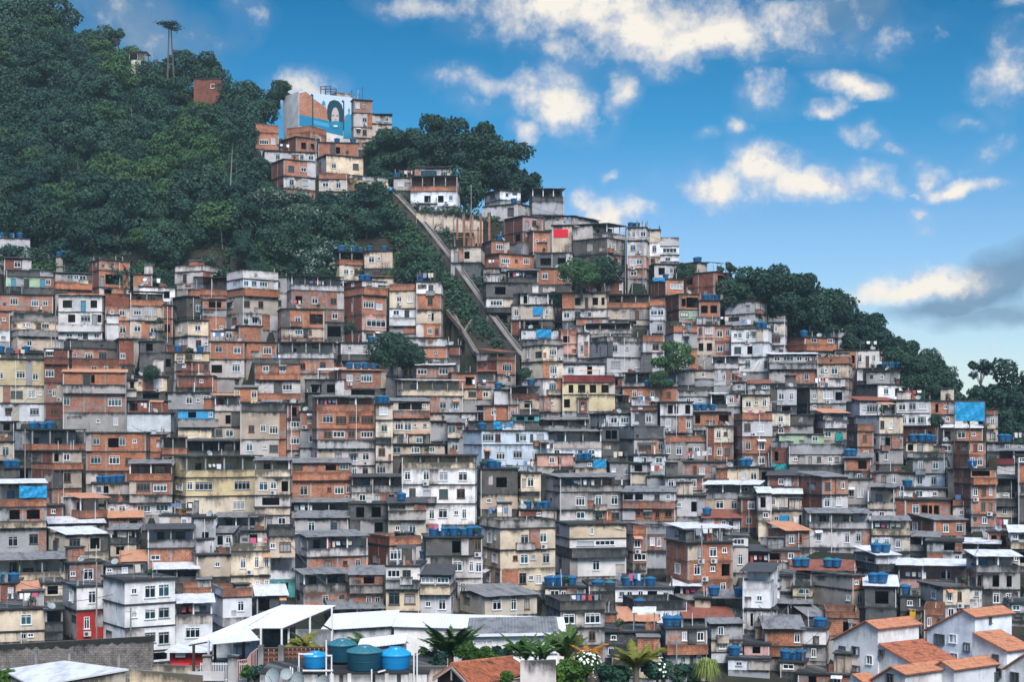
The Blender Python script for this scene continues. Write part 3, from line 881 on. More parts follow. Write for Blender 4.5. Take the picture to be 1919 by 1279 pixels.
                fbox(p, front, .05, W - .05, d - .12, d, z0 - .02, z1, M[fc]); fbox(p, front, .05, .17, .0, d - .12, z0 - .02, z1, M[fc]); fbox(p, front, W - .17, W - .05, .0, d - .12, z0 - .02, z1, M[fc])
                fbox(p, front, .17, W - .17, 0, d - .12, z0 - .02, z0 + .12, M['slab'])
                p.build('balcony', root)
                for f in faces: wall_strip(wall, f, 0, f.L, z0, z1, z1, z0, M[fc])
        else:
            for fi, f in enumerate(faces):
                fc = fin[0]
                if h['side'] and h['side'][2] and ((fi == 1 and kind == '<') or (fi == 2 and kind == '>')): fc = h['side'][2]
                got = solid_wall(wall, f, z0, z1, fc, opf.get(fi, []))
                if fi == 0: bay(wall, f, z0, z1, fc, got)
                deferred.append((f, got))
    fz = 'k' if main in 'kgsr' else 'g'
    for f in faces: wall_strip(wall, f, 0, f.L, -5.5, 0, 0, -5.5, M[fz])
    # wall back in shadow behind every opening
    wall.build('wall', root)
    # ---- slabs between the storeys, roof
    for i in range(len(Z) - 1):
        if i == 0:
            if topP: continue
            o = rnd(.12, .3) if not h['roof'] else .05
            if h['roof']:
                b = MB(); T = fins[0][0] == 'T'; fo = rnd(.35, .7); rise = (.05 if T else .085) * (S + fo) if h['roof'] != 'Rr' else .12 * (S + fo)
                if h['roof'] == 'Ro': rise *= 1.25
                sheet_roof(b, -rnd(.15, .35), W + rnd(.15, .35), -fo, S + .2, Z[0] + .1, rise, M[h['roof']]); b.build('roof', root)
                h['rise'] = rise / (S + fo + .2); h['fo'] = fo
            else:
                b = MB(); b.box(-o, W + o, -o, S + o * .5, Z[0] - .02, Z[0] + .15, M['slab']); b.build('roof_slab', root)
        else:
            if R.random() < .3: continue
            o = rnd(.03, .14); b = MB(); b.box(-o, W + o, -o, S + o, Z[i] - .09, Z[i] + .07, M['slab']); b.build('floor_slab', root)
    h['ztop'] = Z[1] + .05 if topP else Z[0] + .15
    # ---- windows, doors, air conditioners
    for f, ops in deferred:
        rz = math.atan2(f.d.y, f.d.x)
        for a, e, z0, z1, k in ops:
            if k == 'o':
                h['nwin'] += 1; continue
            w, ht = q1(e - a), q1(z1 - z0); loc2 = f.at((a + e) / 2, z0)
            if k == 'd':
                link('door', door_mesh(w, ht, R.choice((0, 1, 1, 2, 3, 3))), root, loc2, rz)
            else:
                dark = R.choices((0, 1, 2, 3), (.66, .1, .14, .1))[0]; h['nwin'] += 1
                if R.random() < .05 and k == 'w':
                    aw = MB(); c_ = R.choice(('Ro', 'Rg', 'Rw')); q = [f.at(a - .15, z1 + .3, .02), f.at(e + .15, z1 + .3, .02), f.at(e + .15, z1 - .02, .75), f.at(a - .15, z1 - .02, .75)]
                    aw.poly(q[::-1], M[c_]); aw.poly([(x, y, z - .03) for x, y, z in q], M[c_]); aw.build('awning', root)
                if k == 'w' and f is front and z0 > 1.2 and R.random() < .1:
                    bb = MB(); d_ = rnd(.45, .8); wa, wb = max(.05, a - rnd(.1, .8)), min(f.L - .05, e + rnd(.1, .8)); fc_ = R.choice('bgslcm'); zf = z0 - .75
                    fbox(bb, f, wa, wb, d_ - .1, d_, zf, zf + .85, M[fc_]); fbox(bb, f, wa, wa + .1, .0, d_ - .1, zf, zf + .85, M[fc_]); fbox(bb, f, wb - .1, wb, .0, d_ - .1, zf, zf + .85, M[fc_]); fbox(bb, f, wa + .1, wb - .1, 0, d_ - .1, zf, zf + .1, M['slab']); bb.build('balcony', root)
                fr = link('window', frame_mesh(w, ht, dark, k == 'l' or R.random() < .4), root, loc2, rz)
                link('pane', pane_mesh(w, ht, R.choices((0, 1, 2), (.5, .34, .16))[0]), fr)
                if k == 'w' and f is front and R.random() < .26 and z0 > .9:
                    me, fan = ac_meshes(); side = R.choice((-1, 1))
                    t = (a + e) / 2 + (0 if R.random() < .5 else side * (w / 2 + .5))
                    if .5 < t < f.L - .5:
                        ac = link('air_conditioner', me, root, f.at(t, z0 - .75), rz); fo = link('fan', fan, ac, (-.12, -.34, .26)); fo.rotation_euler = (math.pi / 2, 0, 0)
    # ---- stair heads and lean-to covers on the flat roofs
    if not h['roof'] and not h['tanks'] and W > 3 and fins[0][0] != 'T' and D < 300:
        u = R.random(); z = h['ztop'] - .08
        if u < .3:
            w, d, q = rnd(1.4, min(2.6, W * .6)), rnd(1.5, 2.2), rnd(1.3, 2.1); x = R.choice((.1, W - w - .1)); y = rnd(.6, 2.2); fc = R.choice('bgmskl'); b = MB(); b.box(x, x + w, y, y + d, z, z + q, M[fc]); rr = b.build('roof_room', root)
            b = MB(); b.box(x - .15, x + w + .15, y - .2, y + d + .1, z + q, z + q + .1, M[R.choice(('slab', 'Rg', 'Rk'))]); b.build('roof_slab', rr)
            if R.random() < .6: link('door', door_mesh(.8, q1(min(1.8, q * .85)), R.choice((1, 2, 3))), rr, (x + w * rnd(.35, .65), y - .03, z + .02))
        elif u < .55:
            w, d, q = rnd(1.8, min(4.5, W * .9)), rnd(1.6, 2.6), rnd(1.5, 2.0); x = rnd(.05, max(.06, W - w - .1)); b = MB()
            sheet_roof(b, x, x + w, .1, .1 + d, z + q, rnd(.1, .35), M[R.choice(('Rg', 'Rk', 'Rg', 'Rw', 'Ro'))]); ll = b.build('lean_to_roof', root)
            for xx in (x + .15, x + w - .15):
                for yy in (.25, d - .1): b = MB(); b.box(xx - .05, xx + .05, yy - .05, yy + .05, z, z + q, M[R.choice(('post', 'pipe'))]); b.build('post', ll)
    # ---- plastic downpipe, rooftop rods
    if R.random() < .5:
        b = MB(); x = R.choice((.12, W - .12, W * rnd(.3, .7))); b.bar((x, -.07, -1), (x, -.07, Z[0] - .2), .045, M['pipe']); b.build('drainpipe', root)
    if not h['roof'] and R.random() < .6:
        for j in range(R.randint(1, 4)):
            b = MB(); x, y = rnd(.2, W - .2), rnd(.2, 2); q = rnd(.8, 2.2); z = h['ztop'] - .1
            b.bar((x, y, z), (x + rnd(-.1, .1), y, z + q), .035, M['iron'] if R.random() < .5 else M['pipe']); b.build('rooftop_pole', root)
    if R.random() < .3 and not h['roof'] and fins[0][0] != 'T':
        for j in range(R.randint(2, 4)):
            b = MB(); x, y = R.choice((.12, W - .12, W * rnd(.3, .7))), R.choice((.15, .15, S * .5)); q = rnd(.4, 1.5); z = h['ztop'] - .1; b.box(x - .1, x + .1, y - .1, y + .1, z, z + q, M['post']); b.bar((x, y, z + q), (x + .05, y, z + q + .4), .03, M['iron']); b.build('column_stub', root)
    if R.random() < .28 and not h['roof']:
        o = link('satellite_dish', dish_mesh(), root, (rnd(.5, max(.6, W - .5)), rnd(.3, .8), h['ztop'] + .22)); o.rotation_euler = (math.radians(rnd(45, 65)), 0, rnd(-.9, .9))
    HOUSES.append(h)
    return h
for key, txt in ROWS.items():
    for line in txt.strip().splitlines():
        h = parse(key[1:], line); h['row'] = (key[0], line); build_house(h)
def to_world(h, x, y, z):
    c, s = math.cos(h['th']), math.sin(h['th'])
    return Vector((h['loc'].x + c * x - s * y, h['loc'].y + s * x + c * y, h['zb'] + z))

# ------------------------------------------------------------------ blue water tanks
def tank_meshes():
    b = MB(); b.lathe([(0, 0), (.56, 0), (.60, .06), (.74, .92), (.80, .94), (.80, 1.02), (.74, 1.03)], M['tank'], 18)
    for z, r in ((.3, .645), (.6, .695)): b.lathe([(r, z - .03), (r + .025, z), (r + .01, z + .03)], M['tank'], 18)
    body = b.mesh('tank_body', True)
    b = MB(); b.lathe([(.82, 1.0), (.82, 1.05), (.70, 1.13), (.3, 1.25), (.24, 1.31), (0, 1.32)], M['tank_lid'], 18); lid = b.mesh('tank_lid')
    lid2 = lid.copy(); lid2.materials[0] = M['tankd_lid']; return body, lid, lid2
TB, TL, TL2 = tank_meshes()
TANKS = []
for h in HOUSES:
    ts = sorted(h['tanks']); f = Face((0, .9), (1, 0), h['W'], h)
    for px in ts:
        x = f.t_of(px); x = min(max(x, .5), h['W'] - .5); y = rnd(.85, 1.1); z = h['ztop']
        if h['roof']: z = h['ztop'] + h['rise'] * (y + h['fo']) + .03
        s = rnd(.74, .95); w = to_world(h, x, y, z)
        r = empty('water_tank', w, rnd(0, 6)); r.scale = (s, s, s)
        dk = R.random() < .3; link('tank_body', TB, r); link('lid', TL2 if dk else TL, r)
        TANKS.append((r, h, px))
# ------------------------------------------------------------------ terrain
def ground_mat():
    m, nt = new_mat('hillside_soil'); n = N(nt); v = n.node('ShaderNodeTexCoord').outputs['Object']
    a = n.noise(v, .12, 5); b = n.noise(v, .9, 4, .7)
    c = n.mix(n.ramp(a, .4, .6), (.022, .026, .018), (.05, .045, .034)); c = n.mix(n.ramp(b, .5, .7, 0, .7), c, (.018, .04, .022))
    n.out(c, 1, .05, b, dist=.2); return m
M['soil'] = ground_mat()
PX0, PX1, DPX, D0, D1 = -320, 2240, 8, 58, 520
NC = int((PX1 - PX0) / DPX) + 1; NR = D1 - D0 + 1
HZ = [[hill_z(PX0 + DPX * i, D0 + j) for j in range(NR)] for i in range(NC)]
for h in HOUSES:                         # every house has its own cut into the slope
    i0, i1 = max(0, int((h['x0'] - PX0) / DPX)), min(NC - 1, int((h['x1'] - PX0) / DPX) + 1)
    j0, j1 = int(h['D'] - D0), int(h['D'] + 9.5 - D0) + 1
    for i in range(i0, i1 + 1):
        for j in range(j0, j1 + 1): HZ[i][j] = min(HZ[i][j], max(h['zb'] - .4, -.2))
verts = [((PX0 + DPX * i - CX) * (D0 + j) / F, D0 + j, HZ[i][j]) for i in range(NC) for j in range(NR)]
faces = [(i * NR + j, (i + 1) * NR + j, (i + 1) * NR + j + 1, i * NR + j + 1) for i in range(NC - 1) for j in range(NR - 1)]
me = bpy.data.meshes.new('hillside'); me.from_pydata(verts, [], faces); me.materials.append(M['soil']); me.update()
tag(link('hillside', me), kind='structure')
b = MB(); g = 420
b.poly([(-g, -40, -.35), (g, -40, -.35), (g, 560, -.35), (-g, 560, -.35)], M['soil'])
tag(b.build('ground'), kind='structure')
def ground_at(px, D):
    i = min(max((px - PX0) / DPX, 0), NC - 1.001); j = min(max(D - D0, 0), NR - 1.001); a, c = int(i), int(j); u, v = i - a, j - c
    return HZ[a][c] * (1 - u) * (1 - v) + HZ[a + 1][c] * u * (1 - v) + HZ[a][c + 1] * (1 - u) * v + HZ[a + 1][c + 1] * u * v

# ------------------------------------------------------------------ foliage
def leaf_mat(name, dark, light, hue=(1, 1, 1), trans=.25):
    m, nt = new_mat(name); n = N(nt)
    s = n.node('ShaderNodeSeparateXYZ'); n.put(s.inputs[0], n.uv('UVMap')); rnd = n.node('ShaderNodeObjectInfo').outputs['Random']
    f = n.math('ADD', n.math('MULTIPLY', s.outputs[0], .65), n.math('MULTIPLY', s.outputs[1], .35)); f = n.math('ADD', f, n.math('MULTIPLY', n.math('SUBTRACT', rnd, .5), .5), True)
    c = n.mix(f, dark, light)
    c = n.mix(n.ramp(n.math('FRACT', n.math('MULTIPLY', rnd, 7.3)), 0, 1, 0, .28), c, n.mix(1.0, c, (1.18, 1.10, .70, 1), 'MULTIPLY'))
    p = n.out(c, .6, .25); t = n.node('ShaderNodeBsdfTranslucent'); n.L.new(c, t.inputs[0])
    mx = n.node('ShaderNodeMixShader'); mx.inputs[0].default_value = trans; n.L.new(p.outputs[0], mx.inputs[1]); n.L.new(t.outputs[0], mx.inputs[2])
    o = [x for x in nt.nodes if x.type == 'OUTPUT_MATERIAL'][0]; n.L.new(mx.outputs[0], o.inputs[0]); return m
M['leaf'] = leaf_mat('forest_leaves', (.012, .046, .041), (.054, .130, .084))
M['leafd'] = leaf_mat('dark_leaves', (.014, .048, .038), (.052, .118, .070))
M['leafl'] = leaf_mat('light_leaves', (.028, .080, .040), (.080, .165, .062))
M['leafs'] = leaf_mat('silvery_leaves', (.02, .06, .04), (.42, .46, .40))
M['palm'] = leaf_mat('palm_leaves', (.02, .06, .018), (.10, .17, .035))
M['palmy'] = leaf_mat('yellow_green_palm_leaves', (.10, .14, .02), (.30, .27, .05))
M['bush'] = leaf_mat('garden_leaves', (.02, .07, .015), (.09, .18, .03))
M['grassy'] = leaf_mat('pale_strap_leaves', (.13, .20, .05), (.30, .36, .11))
M['petal'] = plain('white_petals', (.75, .75, .72), .7)
M['yellowleaf'] = leaf_mat('yellow_red_leaves', (.28, .07, .02), (.55, .30, .03))
M['bark'] = plaster('tree_bark', (.12, .10, .08), .4); M['bark2'] = plaster('pale_tree_bark', (.30, .29, .26), .3)
def leaf(b, p, nrm, s, mat, u, v, asp=1.0):
    t = Vector((R.gauss(0, 1), R.gauss(0, 1), R.gauss(0, 1))); a = nrm.cross(t)
    if a.length < 1e-4: return
    a.normalize(); c = nrm.cross(a).normalized(); a = a * s * .5; c = c * s * .5 * asp; k = nrm * s * .16
    b.poly([p - a - k, p + c * .8, p + a - k, p - c * .8], mat, [(u, v)] * 4)
def crown_mesh(name, rx, rz, lobes, nleaf, size, mat, flat=.75, spread=.72, extra=None, zlo=-.25, lobe=(.32, .52)):
    b = MB(); L = []
    for i in range(lobes):
        for _ in range(60):
            p = Vector((rnd(-1, 1), rnd(-1, 1), rnd(zlo, 1)))
            if p.length < 1: break
        r = rnd(*lobe) * rx
        L.append((Vector((p.x * rx * spread, p.y * rx * spread, p.z * rz * spread)), r, R.random()))
    for i in range(nleaf):
        c, r, sh = L[i % lobes] if R.random() < .5 else R.choice(L)
        d = Vector((R.gauss(0, 1), R.gauss(0, 1), R.gauss(.25, 1))).normalized()
        q = r * (1 - abs(R.gauss(0, .13))) * (1 + .22 * math.sin(d.x * 5 + sh * 20) * math.sin(d.y * 6 + sh * 9))
        p = c + Vector((d.x * q, d.y * q, d.z * q * flat))
        if any((p - c2).length < r2 * .62 for c2, r2, _ in L if c2 is not c): continue
        nn = (d + Vector((R.gauss(0, .45), R.gauss(0, .45), R.gauss(.35, .45)))).normalized()
        m = extra if extra and R.random() < .3 and d.z > -.1 else mat
        leaf(b, p, nn, size * rnd(.7, 1.4), m, R.random(), sh)
    return b.mesh(name), L
def trunk_mesh(name, h, r, L, zc):
    b = MB(); b.bar((0, 0, -2.5), (rnd(-.2, .2), rnd(-.2, .2), h * .55), r, M['bark'], 7, r * .7)
    b.bar((0, 0, h * .5), (0, 0, zc), r * .72, M['bark'], 6, r * .4)
    for c, q, _ in L[:9]:
        b.bar((0, 0, h * rnd(.45, .7)), (c.x * .85, c.y * .85, zc + c.z * .8), r * .38, M['bark'], 5, r * .1)
    return b.mesh(name)
def tree_kind(rx, rz, h, lobes, nleaf, size, mat, **kw):
    cm, L = crown_mesh('crown', rx, rz, lobes, nleaf, size, mat, **kw)
    return trunk_mesh('trunk', h, rx * .065, L, h), cm, h
KT = {'forest': [tree_kind(5.2, 5.0, 3.4, 16, 6500, .5, M['leaf'], zlo=-.8) for _ in range(4)],
      'vine': [tree_kind(4.8, 6.0, 3.6, 20, 7000, .46, M['leaf'], spread=.85, lobe=(.2, .38), zlo=-.9) for _ in range(3)],
      'dark': [tree_kind(5.2, 4.8, 3.8, 16, 6500, .5, M['leafd'], zlo=-.75) for _ in range(3)],
      'light': [tree_kind(5.4, 4.2, 3.6, 18, 6000, .5, M['leafl'], flat=.55, zlo=-.7) for _ in range(2)],
      'silver': [tree_kind(4.8, 5.0, 3.6, 14, 5500, .55, M['leaf'], extra=M['leafs'], zlo=-.8) for _ in range(2)],
      'mango': [tree_kind(6.8, 6.2, 5.2, 30, 15000, .5, M['leafd'], lobe=(.2, .34), spread=.84, zlo=-.7) for _ in range(2)],
      'airy': [tree_kind(3.6, 3.0, 6.0, 10, 1100, .5, M['leafd'], lobe=(.2, .34), spread=.85) for _ in range(2)],
      'shrub': [tree_kind(1.6, 1.3, 1.0, 7, 900, .34, M['leaf']) for _ in range(3)]}
TREES = []
def put_tree(name, kind, px, py, D, s, label, cat, group=None, z=None, zs=1.0):
    tm, cm, h = R.choice(KT[kind]); p = P(px, py, D); z = ground_at(px, D) if z is None else z
    r = empty(name, (p.x, p.y, z), rnd(0, 6.28)); r.scale = (s, s, s * zs)
    link('trunk', tm, r); c = link('crown', cm, r, (0, 0, h)); tag(r, label, cat, group); TREES.append(r); return r
FOREST = [(-40, -40), (120, -30), (150, 60), (235, 105), (300, 150), (345, 165), (420, 185), (480, 200), (520, 235), (478, 250), (478, 290), (500, 350), (520, 385), (590, 398), (690, 392),
          (705, 378), (748, 440), (795, 512), (780, 516), (735, 478), (620, 462), (612, 500), (545, 508), (430, 478), (330, 482), (250, 500), (160, 478), (70, 470), (-40, 420)]
SLOPE = [(850, 540), (900, 580), (950, 640), (965, 655), (930, 650), (850, 600), (832, 560)]
def inside(poly, x, y):
    r = False; n = len(poly)
    for i in range(n):
        (a, b_), (c, d) = poly[i], poly[(i + 1) % n]
        if (b_ > y) != (d > y) and x < (c - a) * (y - b_) / (d - b_) + a: r = not r
    return r
pts = []; tries = 0
while tries < 14000:
    tries += 1; x, y = rnd(-40, 850), rnd(-40, 515)
    if not inside(FOREST, x, y): continue
    if all((x - a) ** 2 + ((y - c) * 1.25) ** 2 > 33 ** 2 for a, c in pts): pts.append((x, y))
for x, y in pts:
    u = R.random(); k = 'forest' if u < .42 else 'vine' if u < .66 else 'dark' if u < .86 else 'light'
    if 480 < x < 640 and 380 < y < 500 and u < .75: k = 'silver'
    if 215 < x < 420 and 270 < y < 350 and u < .6: k = 'light'
    lab = {'forest': 'mid green tree in the dense forest covering the left hillside', 'vine': 'bushy tree swathed in creepers in the dense left hillside forest',
           'dark': 'dark green tree in the dense forest covering the left hillside', 'light': 'light green broad tree standing out in the left hillside forest',
           'silver': 'silvery white leaved tree at the foot of the left forest'}[k]
    put_tree('forest_tree', k, x, y + 22, dist_at(y + 22), rnd(.72, 1.18), lab, 'tree', 'trees of the hillside forest', zs=rnd(.85, 1.2))
pts2 = []; tries = 0
while tries < 6000 and len(pts2) < 110:
    tries += 1; x, y = rnd(-40, 850), rnd(-20, 510)
    if inside(FOREST, x, y) and all((x - a) ** 2 + (y - c) ** 2 > 32 ** 2 for a, c in pts2): pts2.append((x, y))
for x, y in pts2:
    k = R.choice(('forest', 'vine', 'light', 'dark')); D = dist_at(y + 14) - 3.5
    put_tree('forest_tree', k, x, y + 14, D, rnd(.3, .55), 'small young tree filling in between the big crowns of the hillside forest', 'tree', 'young trees of the hillside forest', zs=rnd(.9, 1.5))
for i in range(26):
    x, y = R.choice(pts); D = dist_at(y + 10) - 4; b0 = P(x, y + 10, D); r = empty('bare_limbed_tree', (b0.x, b0.y, ground_at(x, D))); t = MB(); hgt = rnd(6, 9.5); tp = Vector((rnd(-1, 1), rnd(-.5, .5), hgt)); t.bar((0, 0, -1), tp, .13, M['bark2'], 5, .06)
    c = MB()
    for j in range(7):
        a = rnd(0, 6.28); q = tp * rnd(.6, 1); e = q + Vector((math.cos(a) * rnd(.8, 2), math.sin(a) * 1.2, rnd(.3, 1.4))); t.bar(q, e, .05, M['bark2'], 4, .02)
        for k_ in range(34): leaf(c, e + Vector((R.gauss(0, .6), R.gauss(0, .6), R.gauss(0, .3))), Vector((R.gauss(0, .4), R.gauss(-.2, .4), 1)).normalized(), .42, M['leafl'] if j % 2 else M['leaf'], R.random(), .6)
    t.build('trunk', r); c.build('crown', r); tag(r, 'slender pale-stemmed tree sticking out of the hillside forest canopy', 'tree', 'slender trees of the hillside forest')
# trees that stand out against the sky
for px, top, base, s, k, lab in [
    (30, -30, 60, 1.5, 'forest', 'broad dark tree at the upper end of the forest ridge'), (100, -20, 70, 1.25, 'dark', 'second tree down the forest ridge, dark and dense'),
    (185, 38, 110, 1.05, 'dark', 'dark round tree on the ridge beside the wooden hut'), (222, 52, 120, .8, 'airy', 'thin tree with gaps just behind the wooden hut'),
    (345, 84, 165, 1.0, 'dark', 'round dark tree on the skyline above the small brick hut'), (392, 88, 165, 1.05, 'dark', 'rounded tree on the skyline right of the small brick hut'),
    (455, 140, 225, 1.1, 'dark', 'wide dark tree on the skyline left of the mural'), (482, 152, 235, 1.0, 'forest', 'leafy tree on the skyline close to the mural wall'),
    (524, 140, 225, .66, 'dark', 'narrow upright tree touching the white mural wall'),
    (735, 232, 345, .95, 'mango', 'left end tree of the big dark clump on the hilltop'), (800, 208, 345, 1.2, 'mango', 'tallest rounded tree of the big hilltop clump'),
    (868, 215, 352, 1.22, 'mango', 'middle tree of the big dark hilltop clump'), (930, 245, 365, 1.15, 'mango', 'sloping tree at the right of the hilltop clump'),
    (762, 226, 350, 1.0, 'mango', 'rounded tree filling the left side of the hilltop clump'), (905, 232, 358, 1.05, 'mango', 'dense tree between the middle and right of the hilltop clump'),
    (968, 295, 385, .85, 'mango', 'lowest tree at the right end of the hilltop clump'), (770, 290, 372, .95, 'dark', 'low dark tree under the left of the hilltop clump'),
    (870, 300, 385, 1.1, 'dark', 'low dark tree under the middle of the hilltop clump'), (720, 285, 350, .9, 'forest', 'leafy tree right of the grey houses behind the mural'),
    (1285, 485, 545, .5, 'dark', 'small tree peeping over the white roofs on the ridge'), (1362, 492, 560, .62, 'airy', 'thin tree with gaps at the start of the right ridge'),
    (1400, 490, 590, .95, 'mango', 'dark tree with see-through gaps on the right ridge'), (1450, 487, 610, 1.15, 'mango', 'tallest dark tree on the right ridge'),
    (1512, 515, 640, 1.12, 'mango', 'second big tree down the right ridge'), (1560, 548, 660, 1.0, 'mango', 'dense dark tree halfway down the right ridge'),
    (1612, 570, 690, .95, 'mango', 'paler rounded tree halfway down the right ridge'), (1655, 618, 715, .9, 'mango', 'dark tree low on the right ridge behind white houses'),
    (1482, 494, 625, 1.05, 'mango', 'dense tree between the two tallest on the right ridge'), (1536, 530, 650, 1.0, 'mango', 'full dark tree filling the belt halfway down the right ridge'), (1634, 590, 700, .95, 'mango', 'dark tree behind the paler rounded one on the right ridge'), (1678, 622, 725, .95, 'mango', 'full tree low down the right ridge belt'), (1722, 652, 760, .85, 'mango', 'second last tree at the low end of the right ridge'),
    (1700, 640, 745, .95, 'mango', 'tree near the foot of the right ridge'), (1750, 672, 775, .8, 'mango', 'last drooping tree at the end of the right ridge'),
    (1590, 610, 700, .8, 'dark', 'low dark tree behind the white box house on the right ridge')]:
    D = dist_at(min(base, lerp_tab(CREST, px) + 14)) + (9 if 690 < px < 1000 else 8 if px > 1480 else 1.5)
    kk = KT[k][0]; hgt = {'mango': 11.4, 'dark': 9.2, 'forest': 9.2, 'airy': 9.0}[k]
    ztop = P(px, top, D).z; put_tree('ridge_tree', k, px, base, D, s, lab, 'tree', 'trees along the skyline', z=ztop - hgt * s)
# dark trees on the far right, nearer to the camera, and the bush under them
for px, top, D, s, k, lab in [(1838, 672, 268, .8, 'airy', 'thin dark tree on the far right skyline behind mist'), (1893, 670, 268, 1.2, 'mango', 'large dark tree at the right edge behind the blue tarpaulin'),
                              (1930, 700, 270, 1.3, 'mango', 'massive dark tree cut off by the right edge'), (1815, 740, 266, .5, 'dark', 'low dark tree in mist above the blue tarpaulin'),
                              (1905, 776, 252, .8, 'dark', 'dense round bush-like tree at the right edge under the big dark tree')]:
    hgt = {'mango': 11.4, 'dark': 9.2, 'airy': 9.0}[k]; ztop = P(px, top, D).z
    put_tree('edge_tree', k, px, 800, D, s, lab, 'tree', 'dark trees at the right edge', z=ztop - hgt * s)
# trees and shrubs among the houses
for px, top, bot, kind, lab in [(735, 612, 690, 'dark', 'dark spreading tree between houses below the brick tower'), (765, 632, 690, 'dark', 'low tree right of the dark spreading one amid the houses'),
    (1090, 480, 545, 'light', 'leafy pale tree below the big house with black side wall'), (1128, 472, 540, 'dark', 'dark tree in front of the big house with black side wall'),
    (1258, 632, 700, 'light', 'bright green tree beside the pale house wall'), (1240, 690, 730, 'light', 'small light green shrub on the flat grey roofs'), (1755, 775, 800, 'dark', 'dark bush left of the blue tarpaulin'),
    (655, 605, 625, 'dark', 'small dark tree at the foot of the brick tower'), (1045, 540, 580, 'dark', 'dark shrub beside the gabled grey house'), (985, 690, 712, 'dark', 'small dark shrub at the foot of the stairway'),
    (285, 680, 715, 'dark', 'dark plant clump growing in a gap between mouldy walls'), (355, 650, 664, 'shrub', 'green shrub growing along a brick balcony'), (300, 592, 610, 'shrub', 'small plants on the ledge of a brick house')]:
    best = min((h for h in HOUSES if h['x0'] <= px <= h['x1'] and h['ys'][0] < bot + 6 and h['ys'][-1] > bot - 4), key=lambda h: h['D'], default=None)
    D = (best['D'] - 1.0) if best else dist_at(bot)
    s = (bot - top) * D / F / {'dark': 9.2, 'light': 8.0, 'shrub': 2.5}[kind]; z = P(px, bot, D).z
    put_tree('hillside_tree' if kind != 'shrub' else 'roof_shrub', kind, px, bot, D, max(.25, s), lab, 'tree' if kind != 'shrub' else 'shrub', 'trees between the houses', z=z)
# ground cover under the forest and on the bare slope by the stairway
def scatter(name, polys, n, mat, size, lift, mats=None):
    b = MB(); k = 0
    x0, x1 = min(p[0] for q in polys for p in q), max(p[0] for q in polys for p in q); y0, y1 = min(p[1] for q in polys for p in q), max(p[1] for q in polys for p in q)
    while k < n:
        x, y = rnd(x0, x1), rnd(y0, y1)
        if not any(inside(q, x, y) for q in polys): continue
        D = dist_at(y); z = ground_at(x, D); w = P(x, y, D); c = Vector((w.x, w.y, z)); k += 1
        for j in range(6):
            p = c + Vector((R.gauss(0, .5), R.gauss(0, .5), rnd(0, lift)))
            leaf(b, p, Vector((R.gauss(0, .5), R.gauss(-.5, .5), 1)).normalized(), size * rnd(.6, 1.4), R.choice(mats or [mat]), R.random(), R.random())
    return tag(b.build(name), kind='stuff')
tag(scatter('undergrowth', [FOREST, SLOPE, [(640, 330), (760, 355), (745, 380), (680, 400), (600, 400), (600, 360)], [(470, 300), (530, 330), (560, 400), (480, 400)],
                        [(740, 360), (800, 380), (830, 420), (870, 470), (960, 560), (975, 640), (940, 610), (860, 500)]], 9000, M['leaf'], .55, 1.9, [M['leaf'], M['leafd']]), 'green undergrowth covering the ground below the forest and beside the stairway', 'undergrowth')
tag(scatter('slope_ground_cover', [[(705, 372), (752, 382), (800, 440), (850, 505), (895, 575), (880, 590), (840, 540), (790, 520), (735, 450)], [(370, 470), (470, 470), (470, 506), (370, 506)], [(480, 455), (560, 455), (560, 512), (480, 512)]], 2600, M['leaf'], .55, 1.5, [M['leaf'], M['leafd'], M['leafl']]), 'green weeds and creepers on the slope left of the stairway', 'ground cover')
tag(scatter('hilltop_scrub', [[(1290, 530), (1420, 580), (1560, 640), (1640, 690), (1760, 770), (1700, 775), (1560, 690), (1400, 610)], [(700, 340), (860, 360), (1000, 395), (900, 410), (760, 390)], [(1060, 490), (1140, 500), (1130, 560), (1060, 560)]], 1500, M['leafd'], .6, 1.4), 'dark scrub along the ridge under the skyline trees', 'scrub')

M['stair'] = plaster('old_stair_concrete', (.20, .18, .155), .9, .4)
# ------------------------------------------------------------------ concrete stairway down the slope
def ribbon(name, path, w, mat, h, lift=2.2, deep=-3.2):
    b = MB(); pts = []
    for (x, y), (x2, y2) in zip(path, path[1:]):
        n = max(2, int(math.hypot(x2 - x, y2 - y) / 7))
        for i in range(n): pts.append((x + (x2 - x) * i / n, y + (y2 - y) * i / n))
    pts.append(path[-1]); W3 = []
    for x, y in pts: D = dist_at(y) - lift; W3.append(P(x, y, D))
    L = []
    for i, p in enumerate(W3):
        t = (W3[min(i + 1, len(W3) - 1)] - W3[max(i - 1, 0)]); t.z = 0; t.normalize(); sd = Vector((-t.y, t.x, 0)) * (w / 2); L.append((p - sd, p + sd))
    for (a, c), (a2, c2) in zip(L, L[1:]):
        dn = Vector((0, 0, deep)); k = Vector((0, 0, h)); i_ = (c - a).normalized() * .22
        b.poly([a, c, c2, a2], mat, None, [(.4, 2)] * 4)
        for s0, s1, ii in ((a, a2, i_), (c, c2, -i_)):
            b.poly([s0 + k, s0 + k + ii, s1 + k + ii, s1 + k], mat); b.poly([s0 + ii, s1 + ii, s1 + k + ii, s0 + k + ii], mat); b.poly([s0 + dn, s1 + dn, s1 + k, s0 + k], mat, None, [(2, .5), (2, .5), (.1, 2), (.1, 2)])
    return b, L
b, L = ribbon('stairway', [(742, 366), (800, 428), (850, 492), (900, 562), (950, 632), (982, 672)], 1.5, M['stair'], .5)
st = empty('stairway', L[0][0]); o0 = L[0][0]
def rebase(b, o): b.v = [(p[0] - o[0], p[1] - o[1], p[2] - o[2]) for p in b.v]; return b
rebase(b, o0).build('ramp', st)
tb = MB()
